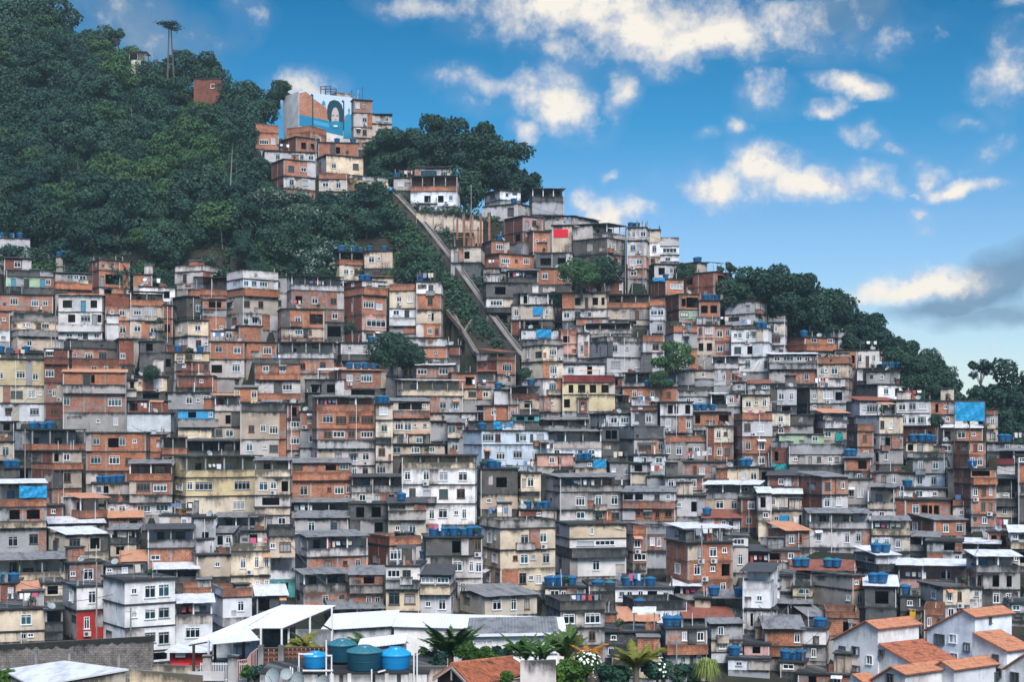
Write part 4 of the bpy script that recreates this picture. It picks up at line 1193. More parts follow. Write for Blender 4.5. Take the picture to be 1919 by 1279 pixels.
for (a, c), (a2, c2) in zip(L, L[1:]):
    for j in range(3):
        p, q = a.lerp(a2, j / 3), c.lerp(c2, j / 3); r_ = a.lerp(a2, (j + .6) / 3); i_ = (q - p).normalized() * .25; up = Vector((0, 0, .16))
        tb.poly([p + i_ + up, q - i_ + up, q - i_ + up + (r_ - p) * .9, p + i_ + up + (r_ - p) * .9], M['g']); tb.poly([p + i_, q - i_, q - i_ + up, p + i_ + up], M['k'])
rebase(tb, o0).build('steps', st)
tag(st, 'long straight concrete stairway running down the green slope between the houses', 'stairway')
for path, w, lab in [([(838, 582), (868, 618), (896, 664)], .5, 'upper thin concrete gutter on the bare slope'), ([(852, 590), (872, 630), (890, 660)], .4, 'lower thin concrete gutter on the bare slope'), ([(884, 600), (868, 625)], .35, 'short pale beam lying crosswise on the bare slope')]:
    b, L = ribbon('g', path, w, M['stair'], .15, .5, -.7); tag(b.build('drain_gutter'), lab, 'gutter', 'gutters on the bare slope')
# the rough concrete slope beneath
tag(scatter('side_scrub', [[(1928, 838), (2150, 890), (2150, 1260), (1945, 1260), (1935, 1000)]], 1700, M['leafd'], .8, 2.2, [M['leaf'], M['leafd'], M['leafl']]), 'green scrub on the slope beyond the last houses on the right', 'scrub')
# ------------------------------------------------------------------ mural building on the hilltop
def plane_pt(px, py, o, d):
    k = (px - CX) / F; t = (k * o.y - o.x) / (d.x - k * d.y); y = o.y + d.y * t
    return Vector((o.x + d.x * t, y, ZC + (HY - py) * y / F)), t
def mural():
    D = 339.0; C0 = P(560, 258, D); th = math.radians(29); d = Vector((math.cos(th), math.sin(th), 0))
    root = empty('mural_building', C0, th)
    def lp(px, py):
        q, t = plane_pt(px, py, C0, d); return t, q.z - C0.z
    W, _ = lp(662, 200); zt = lp(560, 171)[1]; zt2 = lp(662, 184)[1]; S = 9.5
    m = MB(); m.poly([(0, 0, -6), (W, 0, -6), (W, 0, zt2), (0, 0, zt)], M['w']); m.poly([(0, S, -6), (0, 0, -6), (0, 0, zt), (0, S, zt + .6)], M['W'])
    m.poly([(W, 0, -6), (W, S, -6), (W, S, zt2), (W, 0, zt2)], M['s']); m.poly([(W, S, -6), (0, S, -6), (0, S, zt + .6), (W, S, zt2)], M['g']); m.poly([(0, 0, zt), (W, 0, zt2), (W, S, zt2), (0, S, zt + .6)], M['floor'])
    m.build('wall', root)
    z8 = lambda x, y: lp(510 + x / 7.99, 140 + y / 7.99)
    def plate(pts, c, lay, name, parent):
        q = [z8(*p) for p in pts]; o = -.02 * lay; mm = M.get(c) if isinstance(c, str) else plain('mural_paint', c, .8)
        b = MB(); b.poly([(x, o, z) for x, z in q], mm, [(x, z) for x, z in q])
        n = len(q)
        for i in range(n):
            (x, z), (x2, z2) = q[i], q[(i + 1) % n]; b.poly([(x, 0, z), (x2, 0, z2), (x2, o, z2), (x, o, z)], mm)
        return b.build(name, parent)
    sky = plate([(404, 765), (1222, 955), (1218, 345), (404, 250)], (.50, .60, .70), 1, 'mural', root)
    bm = brick('mural_orange_blocks', (.60, .20, .10), (.66, .36, .20), (.62, .50, .40), .25, .05)
    plate([(404, 600), (840, 690), (838, 560), (800, 480), (720, 430), (600, 345), (560, 300), (510, 255), (404, 275)], bm.name if 0 else 'mb', 2, 'painted_hill', sky) if 'mb' in M else None
    plate([(1078, 700), (1165, 690), (1160, 650), (1085, 605)], 'mb', 2, 'painted_hill', sky)
    ell = lambda cx, cy, rx, ry, a0=0, a1=360, n=22: [(cx + rx * math.cos(math.radians(a0 + (a1 - a0) * i / n)), cy + ry * math.sin(math.radians(a0 + (a1 - a0) * i / n))) for i in range(n if a1 - a0 == 360 else n + 1)][::-1]
    plate([(404, 765), (620, 815), (1060, 915), (1060, 705), (840, 688), (404, 598)], (.012, .20, .36), 3, 'painted_sea', sky)
    plate([(620, 740), (850, 790), (850, 735), (620, 680)], (.05, .33, .50), 4, 'painted_shallows', sky)
    plate([(1065, 955), (1222, 955), (1222, 690), (1205, 630), (1150, 580), (1110, 600), (1090, 690), (1065, 720)], (.02, .26, .44), 4, 'painted_mountain', sky)
    plate([(1142, 585), (1158, 585), (1155, 540), (1166, 540), (1166, 525), (1155, 525), (1155, 500), (1145, 500), (1145, 525), (1132, 525), (1132, 540), (1145, 540)], (.02, .2, .3), 5, 'painted_cross', sky)
    plate([(735, 455), (800, 460), (790, 400), (760, 385)], (.03, .26, .42), 3, 'painted_leaf', sky)
    plate([(830, 660), (880, 720), (1000, 735), (1060, 700), (1066, 560), (1040, 450), (990, 395), (920, 375), (860, 400), (828, 470), (820, 560)], (.006, .05, .07), 5, 'painted_hair', sky)
    face = plate(ell(942, 640, 57, 150), (.52, .42, .40), 6, 'painted_face', sky)
    plate([(872, 705), (880, 780), (945, 805), (1010, 790), (1025, 705), (945, 690)], (.02, .22, .36), 7, 'painted_chin', face)
    for x, y, rx, ry, c in ((907, 612, 20, 7, (.02, .05, .07)), (975, 615, 20, 7, (.02, .05, .07)), (945, 672, 14, 6, (.30, .2, .19)), (945, 768, 34, 12, (.7, .75, .78))): plate(ell(x, y, rx, ry), c, 8, 'painted_feature', face)
    for a in ([(597, 760), (612, 760), (612, 300), (597, 300)], [(572, 308), (612, 325), (612, 300), (585, 288)], [(1060, 830), (1074, 830), (1076, 395), (1062, 395)], [(1040, 400), (1076, 415), (1076, 395), (1050, 380)]): plate(a, (.01, .07, .09), 9, 'painted_lamp', sky)
    for x0, x1, yt, yb in ((744, 890, 168, 270), (815, 975, 205, 285)):
        p = MB()
        for x in (x0, (x0 + x1) / 2, x1): q = z8(x, yb); t = z8(x, yt); p.bar((q[0], .6, q[1] - .6), (q[0], .6, t[1]), .12, M['k'])
        for y in (yt, yt + 40): a, c = z8(x0, y), z8(x1, y); p.bar((a[0], .6, a[1]), (c[0], .6, c[1]), .12, M['k'])
        p.build('roof_frame', root)
    p = MB(); a, c = z8(980, 245), z8(1200, 285); p.box(a[0], c[0], 1.2, 5, zt2 - .3, a[1], M['s']); p.build('roof_room', root)
    for x, yt in ((1215, 215), (1325, 260), (1380, 165)):
        t = z8(x, yt); p = MB(); p.bar((t[0], 1, zt2 - 1), (t[0], 1, t[1]), .07, M['iron']); p.bar((t[0] - .5, 1, t[1] - .5), (t[0] + .5, 1, t[1] - .4), .06, M['iron']); p.build('antenna', root)
    tag(root, 'tall white building with a painted mural of a curly-haired face over orange houses and sea', 'mural building')
M['mb'] = brick('mural_orange_blocks', (.60, .19, .10), (.64, .34, .19), (.60, .48, .40), .2, .05)
mural()
# small wooden hut and brick hut on the forest ridge
def hut(name, x0, x1, yt, yb, fin, D, lab, cat, open_=False):
    a, c = P(x0, yb, D), P(x1, yb, D); W = c.x - a.x; H = (yb - yt) * D / F; r = empty(name, a)
    m = MB(); 
    if open_:
        for x in (0, W * .33, W * .66, W):
            for y in (0, 3): p = MB(); p.bar((x, y, -4), (x + rnd(-.1, .1), y, H), .11, M['post']); p.build('post', r)
        m.box(-.6, W * .75, -.5, 3.5, H, H + .16, M['s']); m.build('roof', r); p = MB(); p.box(.2, W * .5, .5, 2.5, -2, H * .45, M['w']); p.build('wall', r)
        p = MB()
        for i in range(7): p.bar((W * .35 + i * .35, -.1, 0), (W * .35 + i * .35, -.1, H), .05, M['post'])
        p.build('slat_screen', r)
    else:
        m.box(0, W, 0, 4, -4, H, M[fin]); m.build('wall', r); p = MB(); p.box(-.1, W + .1, -.1, 4.1, H, H + .15, M['slab']); p.build('roof_slab', r)
        f = link('window', frame_mesh(.9, 1.0, False, False), r, (W * .68, 0, H * .42)); link('pane', pane_mesh(.9, 1.0, 2), f)
    tag(r, lab, cat)
hut('wooden_hut', 243, 287, 98, 121, 's', 356, 'open wooden hut on posts among trees on the forest ridge', 'hut', True)
hut('brick_hut', 363, 415, 148, 178, 'r', 346, 'small brick house half hidden by trees on the forest ridge', 'hut')
# two very thin tall trees on the ridge
for px, top, base, dx, lab in [(314, 45, 118, -3, 'left one of two very tall thin trees on the skyline'), (326, 42, 118, 6, 'right one of two very tall thin trees on the skyline')]:
    D = 352; b0 = P(px, base, D); t = P(px - dx, top, D); r = empty('tall_thin_tree', b0); b = MB(); v = t - b0
    b.bar((0, 0, -4), v, .22, M['bark'], 6, .12); b.build('trunk', r); b = MB()
    for i in range(9):
        a = rnd(0, 6.28); L = rnd(.8, 2.4); c = v + Vector((math.cos(a) * L, math.sin(a) * L, rnd(-1.0, .6)))
        b.bar(v - Vector((0, 0, .8)), c, .05, M['bark'], 4)
        for k in range(28): leaf(b, c + Vector((R.gauss(0, .55), R.gauss(0, .55), R.gauss(0, .22))), Vector((R.gauss(0, .3), R.gauss(0, .3), 1)).normalized(), .5, M['leafd'], R.random(), .5)
    b.build('crown', r); tag(r, lab, 'tree', 'two thin trees on the ridge')
# pale bare-trunk tree in the forest
D = 300; b0 = P(432, 318, D); r = empty('pale_trunk_tree', b0); b = MB(); b.bar((0, 0, -3), (.4, 0, 5.2), .12, M['bark2'], 6, .07); tip = Vector((.4, 0, 5.2))
for i in range(8): a = i * .8; b.bar(tip, tip + Vector((math.cos(a) * rnd(1.5, 3), math.sin(a) * 1.6, rnd(.3, 1.6))), .07, M['bark'], 4)
b.build('trunk', r); b = MB()
for i in range(420): a = rnd(0, 6.28); q = rnd(.6, 3.4); leaf(b, tip + Vector((math.cos(a) * q, math.sin(a) * q * .6, rnd(.2, 2.0))), Vector((R.gauss(0, .3), R.gauss(0, .3), 1)).normalized(), .5, M['leaf'], R.random(), .5)
b.build('crown', r); tag(r, 'slim tree with a bare pale trunk in front of the forest', 'tree')

# ------------------------------------------------------------------ retaining wall, brick pillars and poles on the building plot
def slab_wall(name, x0, x1, y0a, y0b, yb, D, th, fin, lab, cat, posts=(), ztop_fin=None):
    a, c = P(x0, yb, D), P(x1, yb, D); d = (c - a); W = d.length; r = empty(name, a); b = MB(); za, zb_ = (yb - y0a) * D / F, (yb - y0b) * D / F
    b.poly([(0, 0, -3), (W, 0, -3), (W, 0, zb_), (0, 0, za)], M[fin], [(0, -3), (W, -3), (W, zb_), (0, za)], [(za + 3, 0), (za + 3, 0), (0, 3), (0, 3)])
    b.poly([(W, th, -3), (0, th, -3), (0, th, za), (W, th, zb_)], M[fin]); b.poly([(0, 0, za), (W, 0, zb_), (W, th, zb_), (0, th, za)], M['slab']); b.poly([(W, 0, -3), (W, th, -3), (W, th, zb_), (W, 0, zb_)], M[fin]); b.poly([(0, th, -3), (0, 0, -3), (0, 0, za), (0, th, za)], M[fin])
    b.build('wall', r)
    for px in posts:
        x = W * (px - x0) / (x1 - x0); p = MB(); p.box(x - .13, x + .13, -.09, 0, -3, za * .82, M['post']); p.build('post', r)
    tag(r, lab, cat); return r
slab_wall('retaining_wall', 780, 905, 396, 412, 428, dist_at(430), .4, 's', 'crumbling pale retaining wall above the brick pillars', 'wall', (795, 812, 830, 850, 868, 886))
bp = brick('brick_pillar', (.42, .17, .10), (.36, .14, .09), (.3, .25, .2), .5)
for px, yt, yb, lab in [(857, 412, 436, 'short brick pillar at the left end of the building plot'), (870, 402, 462, 'tall slender brick pillar left of the middle on the plot'), (882, 405, 440, 'brick pillar second from the left at the back of the plot'),
                        (901, 402, 440, 'brick pillar with crossbeam behind the plot'), (917, 402, 442, 'rightmost brick pillar close to the brick house'), (896, 428, 456, 'low front brick pillar on the building plot'), (878, 448, 462, 'stubby brick pillar at the plot front'), (889, 446, 462, 'second stubby brick pillar at the plot front')]:
    D = dist_at(yb) - 1; p = P(px, yb, D); H = (yb - yt) * D / F; r = MB(); r.box(-.2, .2, -.2, .2, -2.5, H - .0, bp); r.box(-.14, .14, -.14, .14, H, H + .25, M['post']); tag(r.build('brick_pillar', None, p), lab, 'pillar', 'brick pillars of the unfinished plot')
a, c = P(870, 432, dist_at(450) - 1), P(905, 432, dist_at(450) - 1); b = MB(); b.bar((0, 0, 0), c - a, .12, bp); tag(b.build('crossbeam', None, a), 'horizontal beam joining the brick pillars on the plot', 'beam')
for px, yt, yb, lab in [(883, 346, 408, 'tall grey utility pole on the crest beside the plot'), (592, 250, 300, 'thin pole in front of the houses under the mural'), (1172, 432, 520, 'tall white pole right of the big black-sided house'), (1205, 452, 530, 'white pole rising between narrow houses on the ridge'),
                        (236, 700, 802, 'long pale pole at the corner of the orange-roofed house'), (47, 805, 885, 'rusty pole beside the brick terrace on the left'), (104, 555, 640, 'pale pole left of the white house with orange roof'), (245, 1140, 1198, 'steel pole beside the white apartment block'),
                        (181, 1054, 1198, 'white lamp pole in front of the red wall'), (1268, 1195, 1268, 'grey pole in front of the brick balcony house'), (1315, 985, 1060, 'pole beside the tall brick house')]:
    best = min((h for h in HOUSES if h['x0'] - 8 <= px <= h['x1'] + 8 and h['ys'][0] < yb < h['ys'][-1] + 30), key=lambda h: h['D'], default=None); D = (best['D'] if best else dist_at(yb)) - 1.2
    a, t = P(px, yb + 8, D), P(px, yt, D); r = empty('utility_pole', a); b = MB(); b.bar((0, 0, -2), t - a, .09, M['post'], 8, .07); b.build('pole', r)
    b = MB(); b.bar(t - a - Vector((.5, 0, .4)), t - a + Vector((.5, 0, -.4)), .04, M['post']); b.build('crossarm', r); tag(r, lab, 'pole', 'poles standing among the houses')
# hoardings and tarpaulins
def hang(name, x0, x1, y0, y1, mat, lab, cat, off=.35, D=None, sag=.12):
    xc, yc = (x0 + x1) / 2, (y0 + y1) / 2
    rz = 0.0; best = None
    if D is None:
        best = min((h for h in HOUSES if h['x0'] - 2 <= xc <= h['x1'] + 2 and h['ys'][0] - 3 < yc < h['ys'][-1] + 3), key=lambda h: h['D'], default=None); D = (best['D'] if best else dist_at(y1)) - off
    a, c, t = P(x0, y1, D), P(x1, y1, D), P(x0, y0, D); W, H = c.x - a.x, t.z - a.z; b = MB(); nx, nz = 10, 6
    g = [[(W * i / nx, .12 * math.sin(i * 1.9) * math.sin(j * 1.3 + i) * min(1, W / 3) - .05, H * j / nz + (sag * math.sin(math.pi * i / nx) * (-1 if j == nz else .3))) for j in range(nz + 1)] for i in range(nx + 1)]
    for i in range(nx):
        for j in range(nz):
            q = [g[i][j], g[i + 1][j], g[i + 1][j + 1], g[i][j + 1]]; b.poly(q, mat); b.poly([(x, y + .02, z) for x, y, z in reversed(q)], mat)
    if best:
        f = Face((0, 0), (1, 0), best['W'], best); t0, t1 = f.t_of(x0), f.t_of(x1); b.v = [(x * (t1 - t0) / W, y, z) for x, y, z in b.v]; q = to_world(best, t0, -.2, 0); a = Vector((q.x, q.y, a.z)); rz = best['th']
    return tag(b.build(name, None, a, rz), lab, cat)
r = empty('framed_tarpaulin', P(1790, 790, 213)); o = hang('sheet', 1790, 1845, 753, 789, M['tarp'], None, None, D=213, sag=.02); o.parent = r; o.location = (0, 0, 0)
m = MB(); Wt = 55 * 213 / F; Ht = 37 * 213 / F
for x in (-.1, Wt / 2, Wt + .1): m.bar((x, .12, -4), (x, .12, Ht + .1), .06, M['iron'])
m.bar((-.1, .12, Ht + .05), (Wt + .1, .12, Ht + .05), .06, M['iron']); m.build('frame', r); tag(r, 'big blue tarpaulin stretched on a frame in front of dark trees', 'tarpaulin')
hb = [h for h in HOUSES if h['row'][1].startswith('298 447 92')][0]; f = Face((0, 0), (1, 0), hb['W'], hb); t0, t1 = f.t_of(1037.5), f.t_of(1064.5); h_ = 15.5 * hb['D'] / F; b = MB(); b.box(0, t1 - t0, -.1, -.03, 0, h_, M['redcloth']); tag(b.build('red_banner', None, to_world(hb, t0, 0, P(1037, 445.5, hb['D']).z - hb['zb']), hb['th']), 'bright red banner on the upper wall of the sand-coloured house', 'banner')
for x0, x1, y0, y1, m, lab in [(36, 88, 911, 935, 'tarp', 'blue tarpaulin hung across a brick terrace under white sheet roof'), (1005, 1033, 616, 633, 'tarp', 'crumpled blue tarpaulin on top of the beige tower house'), (1112, 1136, 861, 878, 'tarp', 'blue tarpaulin by the tan parapet on flat roof'),
    (925, 962, 790, 805, 'tarp', 'blue tarpaulin on the roof of the pale blue house'), (1462, 1477, 965, 990, 'tarp', 'blue cloth hanging on the sand-coloured wall'), (1487, 1496, 968, 984, 'cl0', 'white cloth hung beside the blue cloth on the wall'), (1565, 1579, 811, 828, 'tl', 'green cloth hanging on cream house'),
    (1445, 1474, 869, 884, 'tl', 'teal cloth below the small red brick house'), (1000, 1017, 575, 592, 'tarp', 'blue panel closing a doorway of the two-storey house'), (1288, 1292, 610, 621, 'tarp', 'small blue towel over a brick balcony'), (1705, 1716, 1142, 1160, 'yel', 'yellow painted shutter panel on dark wall'),
    (1222, 1245, 521, 528, 'tarp', 'blue cover lying over a roof terrace edge'), (1149, 1176, 1236, 1252, 'dk', 'dark awning panel over a window of the yellow house')]:
    mm = M['tarp'] if m == 'tarp' else M['cloth'][0] if m == 'cl0' else plain('teal_cloth', (.02, .28, .28), .8) if m == 'tl' else plain('yellow_panel', (.65, .38, .02), .7) if m == 'yel' else plain('dark_awning_cloth', (.05, .04, .04), .8)
    hang('tarpaulin' if m != 'cl0' else 'hanging_cloth', x0, x1, y0, y1, mm, lab, 'tarpaulin', .3)

def tile_mat(name, c1, c2, dark):
    m, nt = new_mat(name); n = N(nt); uv = n.uv('UVMap')
    a = n.noise(n.vmath('MULTIPLY', uv, (4.5, 2.6, 1)), 1.0, 2, .5); b_ = n.noise(uv, .8, 5, .65)
    c = n.mix(n.ramp(a, .3, .7), c1, c2); c = n.mix(n.ramp(b_, .5, .68, 0, dark), c, (.06, .045, .035)); n.out(c, .85, .15, a, dist=.03); return m
M['Rwc'] = sheet('clean_white_metal_sheet', (.78, .79, .81), .10)
M['tile'] = tile_mat('terracotta_tiles', (.43, .175, .09), (.55, .26, .15), .62)
M['tile_old'] = tile_mat('old_terracotta_tiles', (.30, .09, .05), (.48, .19, .10), .95)
M['bw'] = brick('mouldy_block_wall', (.25, .25, .245), (.19, .19, .19), (.12, .12, .12), 1.0, .2)
M['rail'] = plain('pink_iron_railing', (.50, .30, .27), .6); M['wood'] = plain('dark_wood', (.05, .035, .028), .8)
M['timber'] = plain('grey_roof_timber', (.30, .27, .25), .8)
def waves(b, A, B, C, Dd, mat, pitch, amp, rows=1, step=0.0, th=.03, under=None):
    """corrugated or tiled sheet: A-B is the front edge, Dd-C the back edge"""
    L = ((B - A).length + (C - Dd).length) / 2; k = max(2, int(L / pitch)); nu = k * 6; H = ((Dd - A).length + (C - B).length) / 2
    nr = (B - A).cross(Dd - A).normalized()
    if nr.z < 0: nr = -nr
    def at(u, v, off): return A.lerp(B, u).lerp(Dd.lerp(C, u), v) + nr * off
    for r in range(rows):
        v0, v1 = r / rows, (r + 1) / rows
        for i in range(nu):
            u0, u1 = i / nu, (i + 1) / nu; s0, s1 = amp * abs(math.sin(math.pi * i / 6)), amp * abs(math.sin(math.pi * (i + 1) / 6))
            b.poly([at(u0, v0, s0 + step), at(u1, v0, s1 + step), at(u1, v1, s1), at(u0, v1, s0)], mat, [(u0 * L, v0 * H), (u1 * L, v0 * H), (u1 * L, v1 * H), (u0 * L, v1 * H)])
            if step: b.poly([at(u0, v0, s0), at(u1, v0, s1), at(u1, v0, s1 + step), at(u0, v0, s0 + step)], mat, [(u0 * L, v0 * H)] * 4)
    um = under or mat
    b.poly([at(0, 1, -th), at(1, 1, -th), at(1, 0, -th), at(0, 0, -th)], um)
    for p, q in (((0, 0), (1, 0)), ((1, 0), (1, 1)), ((1, 1), (0, 1)), ((0, 1), (0, 0))): b.poly([at(*p, -th), at(*q, -th), at(*q, amp * .8), at(*p, amp * .8)], um)
M['mouldband'] = plaster('black_mould', (.03, .034, .03), .8, .1)
slab_wall('boundary_wall', -40, 287, 1212, 1193, 1262, 146, .25, 'bw', 'long mould-blackened grey block wall along the lower left', 'wall', (68, 130, 223))
bwall = [o for o in col.objects if o.name.startswith('boundary_wall')][-1]; W_ = 327 * 146 / F; b = MB(); q0 = None
for i in range(81):
    x = W_ * i / 80; top = 2.52 + .96 * i / 80 + .004; lo = top - (.55 + .45 * mnoise.noise(Vector((x * .55, 3, 0))) + .3 * mnoise.noise(Vector((x * 2.1, 9, 0))))
    if q0: b.poly([(q0[0], -.006, q0[2]), (x, -.006, lo), (x, -.006, top), (q0[0], -.006, q0[1])], M['mouldband'], [(q0[0], q0[2]), (x, lo), (x, top), (q0[0], q0[1])])
    q0 = (x, top, lo)
b.build('mould_band', bwall)
# white low roof in the lower left corner
def flat_roofed(name, corners, h, lab, cat, wall, roof, inset=.15, down=3.0):
    """building under one nearly flat sheet; corners are given where they are seen, all at the same height"""
    z = ZC - h; pts = [Vector((*P(px, py, F * h / (py - HY)).xy, z)) for px, py in corners]; o = pts[0]; r = empty(name, o)
    b = MB(); q = [p - o for p in pts]; up = Vector((0, 0, .08)); c = sum(q, Vector()) / 4
    b.poly([p + up for p in q], roof, [(p.x, p.y) for p in q]); b.poly([p for p in reversed(q)], roof)
    for i in range(4): b.poly([q[i], q[(i + 1) % 4], q[(i + 1) % 4] + up, q[i] + up], M['pipe'])
    b.build('roof', r); b = MB(); w = [p + (c - p).normalized() * inset for p in q]; dn = Vector((0, 0, -down)); u = 0
    for i in range(4):
        a, e = w[i], w[(i + 1) % 4]; L = (e - a).length; b.poly([a + dn, e + dn, e, a], wall, [(u, -down), (u + L, -down), (u + L, 0), (u, 0)], [(down, 0), (down, 0), (0, down), (0, down)]); u += L
    b.build('wall', r); tag(r, lab, cat); return r
M['roofpaint'] = sheet('worn_white_roof_paint', (.70, .71, .72), .55, 3.0)
flat_roofed('low_shed', [(60, 1290), (241, 1258), (120, 1242), (4, 1259)], 11.6, 'low shed with a worn white flat roof in front of the mouldy wall', 'shed', M['c'], M['roofpaint'])
slab_wall('annex_wall', 243, 380, 1256, 1267.5, 1296, 77.5, .25, 'c', 'pale cream end wall with a thin roof edge beside the worn white shed', 'wall')
# canopy of white corrugated sheets on posts
def PW(px, py, D): return P(px, py, D)
r = empty('corrugated_canopy', PW(478, 1178, 84)); o = r.location.copy(); b = MB()
waves(b, PW(478, 1178, 84) - o, PW(530, 1178, 84) - o, PW(629, 1136, 89) - o, PW(527, 1135, 89.5) - o, M['Rwc'], .18, .022); b.build('roof_sheet', r)
b = MB(); waves(b, PW(352, 1207, 82) - o, PW(432, 1193, 82) - o, PW(530, 1134.5, 89.5) - o, PW(470, 1158, 89) - o, M['Rwc'], .18, .022); b.build('roof_sheet', r)
b = MB(); waves(b, PW(432, 1193, 82) - o, PW(479, 1178, 84) - o, PW(529, 1135, 89.5) - o, PW(500, 1146, 89.3) - o, M['Rwc'], .18, .022); b.build('roof_sheet', r)
b = MB(); waves(b, PW(396, 1208, 80.5) - o, PW(487, 1200, 80.5) - o, PW(470, 1182, 83) - o, PW(388, 1196, 83) - o, M['Rwc'], .18, .022); b.build('roof_sheet', r)
for px, yt, yb, D, m in ((391, 1196, 1262, 82, 'pipe'), (435, 1194, 1262, 82, 'pipe'), (489, 1179, 1216, 84, 'pipe'), (528, 1180, 1216, 84, 'pipe'), (541, 1174, 1216, 85, 'pipe'), (581, 1157, 1218, 86.5, 'pipe'), (622, 1140, 1218, 88.5, 'pipe'), (363, 1209, 1270, 81, 'wood'), (403, 1204, 1262, 84, 'wood'), (457, 1199, 1250, 84, 'wood')):
    b = MB(); a, t = PW(px, yb, D) - o, PW(px, yt, D) - o; w = .1 if m == 'pipe' else .13; b.box(a.x - w / 2, a.x + w / 2, a.y - w / 2, a.y + w / 2, a.z - 1.5, t.z, M[m]); b.build('post', r)
for (x0, y0, d0), (x1, y1, d1) in (((530, 1179, 84.1), (627, 1138, 88.9)), ((433, 1195, 82.1), (479, 1179.5, 84)), ((354, 1209, 82), (433, 1195, 82)), ((581, 1158, 86.5), (622, 1180, 88.5))):
    b = MB(); b.bar(PW(x0, y0, d0) - o - Vector((0, 0, .06)), PW(x1, y1, d1) - o - Vector((0, 0, .06)), .05, M['wood']); b.build('beam', r)
tag(r, 'white corrugated canopy sloping over a terrace on white and dark posts', 'canopy')
# dark room and terrace below the canopy
r = empty('terrace_room', PW(400, 1262, 86)); o = r.location.copy(); b = MB()
a, c = PW(398, 1262, 88) - o, PW(470, 1262, 88) - o; b.box(a.x, c.x, a.y, a.y + 3, a.z - 2, PW(400, 1205, 88).z - o.z, M['a']); b.build('wall', r)
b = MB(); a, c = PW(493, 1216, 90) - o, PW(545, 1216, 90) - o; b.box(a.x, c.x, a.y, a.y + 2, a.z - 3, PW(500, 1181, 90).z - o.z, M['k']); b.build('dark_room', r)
f = link('window', frame_mesh(.7, .7, True, False), r, PW(444, 1232, 87.98) - o); link('pane', pane_mesh(.7, .7, 0), f)
b = MB(); a, c = PW(550, 1225, 92) - o, PW(625, 1225, 92) - o; b.box(a.x, c.x, a.y, a.y + .2, a.z - 3, PW(500, 1181, 92).z - o.z, M['a']); b.build('screen_wall', r)
b = MB(); a, c = PW(340, 1290, 79) - o, PW(640, 1290, 79) - o; b.box(a.x, c.x, a.y, a.y + 11, a.z - 3, PW(400, 1264, 82).z - o.z, M['slab']); b.build('terrace_floor', r)
tag(r, 'bluish white room and terrace floor sheltered by the white canopy', 'house')
r = empty('red_stall', PW(330, 1252, 120)); o = r.location.copy(); b = MB(); a, c = PW(318, 1256, 120) - o, PW(392, 1256, 120) - o
b.box(a.x, c.x, 0, 4, -4, PW(0, 1224, 120).z - o.z, M['e']); b.build('wall', r); b = MB(); b.box(a.x - .2, c.x + .2, -.8, 4, PW(0, 1222, 120).z - o.z, PW(0, 1219, 120).z - o.z, M['Rw']); b.build('roof', r)
ac, fan = ac_meshes(); q = link('air_conditioner', ac, r, (a.x + .9, 0, PW(0, 1232, 120).z - o.z)); b = MB(); b.box(a.x + .2, a.x + 1.6, -.3, 0, -.2, .35, plain('red_crate', (.6, .03, .04))); b.build('red_counter', r)
tag(r, 'dark red stall wall with white roof edge behind the canopy', 'stall')
slab_wall('garden_wall', 285, 395, 1247, 1250, 1279, 100, .2, 'c', 'cream wall with dark mould streaks beside the canopy terrace', 'wall')
# lattice brick screens
lb = brick('lattice_brick', (.40, .12, .06), (.34, .09, .05), (.66, .55, .46), .25, .05)
def lattice(x0, x1, yt, yb, D, lab, posts):
    a, c, t = PW(x0, yb, D), PW(x1, yb, D), PW(x0, yt, D); W, H = c.x - a.x, t.z - a.z; r = empty('lattice_screen', a); b = MB(); n = int(W / .22); k = int(H / .2)
    b.box(0, W, .12, .16, -.3, H, M['r'])
    for i in range(n + 1): x = W * i / n; b.box(x - .02, x + .02, -.02, .1, 0, H, lb)
    for j in range(k + 1): z = H * j / k; b.box(0, W, -.045, -.02, z - .018, z + .018, M['c'])
    b.build('screen', r)
    for px in posts: x = (px - x0) * D / F; p = MB(); p.box(x - .14, x + .14, -.12, .2, -.6, H + .12, M['post']); p.build('pillar', r)
    tag(r, lab, 'wall', 'lattice brick screens')
lattice(493, 524, 1215, 1251, 79, 'small brick lattice screen between two cement pillars', (489, 527))
lattice(532, 655, 1214, 1250, 79.5, 'long brick lattice screen running behind the blue tanks', ())
# white picket gate and stair railing
r = empty('picket_fence', PW(372, 1279, 78)); o = r.location.copy(); b = MB(); a, c = PW(376, 1279, 78) - o, PW(468, 1279, 78) - o; n = 30; H = 36 * 78 / F
for i in range(n + 1): x = a.x + (c.x - a.x) * i / n; b.bar((x, 0, -1), (x, 0, H), .022, M['pipe'])
for z in (.1, H - .08): b.bar((a.x, 0, z), (c.x, 0, z), .03, M['pipe'])
b.build('railing', r)
for px, w in ((389, .2), (438, .26)): b = MB(); x = (px - 372) * 78 / F; b.box(x - w, x + w, -.2, .2, -1.5, H + .3, M['l']); b.box(x - w - .05, x + w + .05, -.25, .25, H + .3, H + .38, M['l']); b.build('pillar', r)
b = MB(); x = (363 - 372) * 78 / F; b.box(x - .2, x + 1.6, -.35, -.2, .1, .55, M['W']); b.build('gate', r)
tag(r, 'white picket railing with stone pillars at the edge of the terrace', 'fence')
r = empty('stair_railing', PW(445, 1275, 77.5)); o = r.location.copy(); b = MB(); pts = [(445, 1239), (463, 1237), (470, 1226), (483, 1216)]
for (x0, y0), (x1, y1) in zip(pts, pts[1:]):
    b.bar(PW(x0, y0, 77.5) - o, PW(x1, y1, 77.5) - o, .035, M['rail'])
    for i in range(5): t = i / 5; x, y = x0 + (x1 - x0) * t, y0 + (y1 - y0) * t; b.bar(PW(x, y, 77.5) - o, PW(x, y + 34, 77.5) - o, .02, M['rail'])
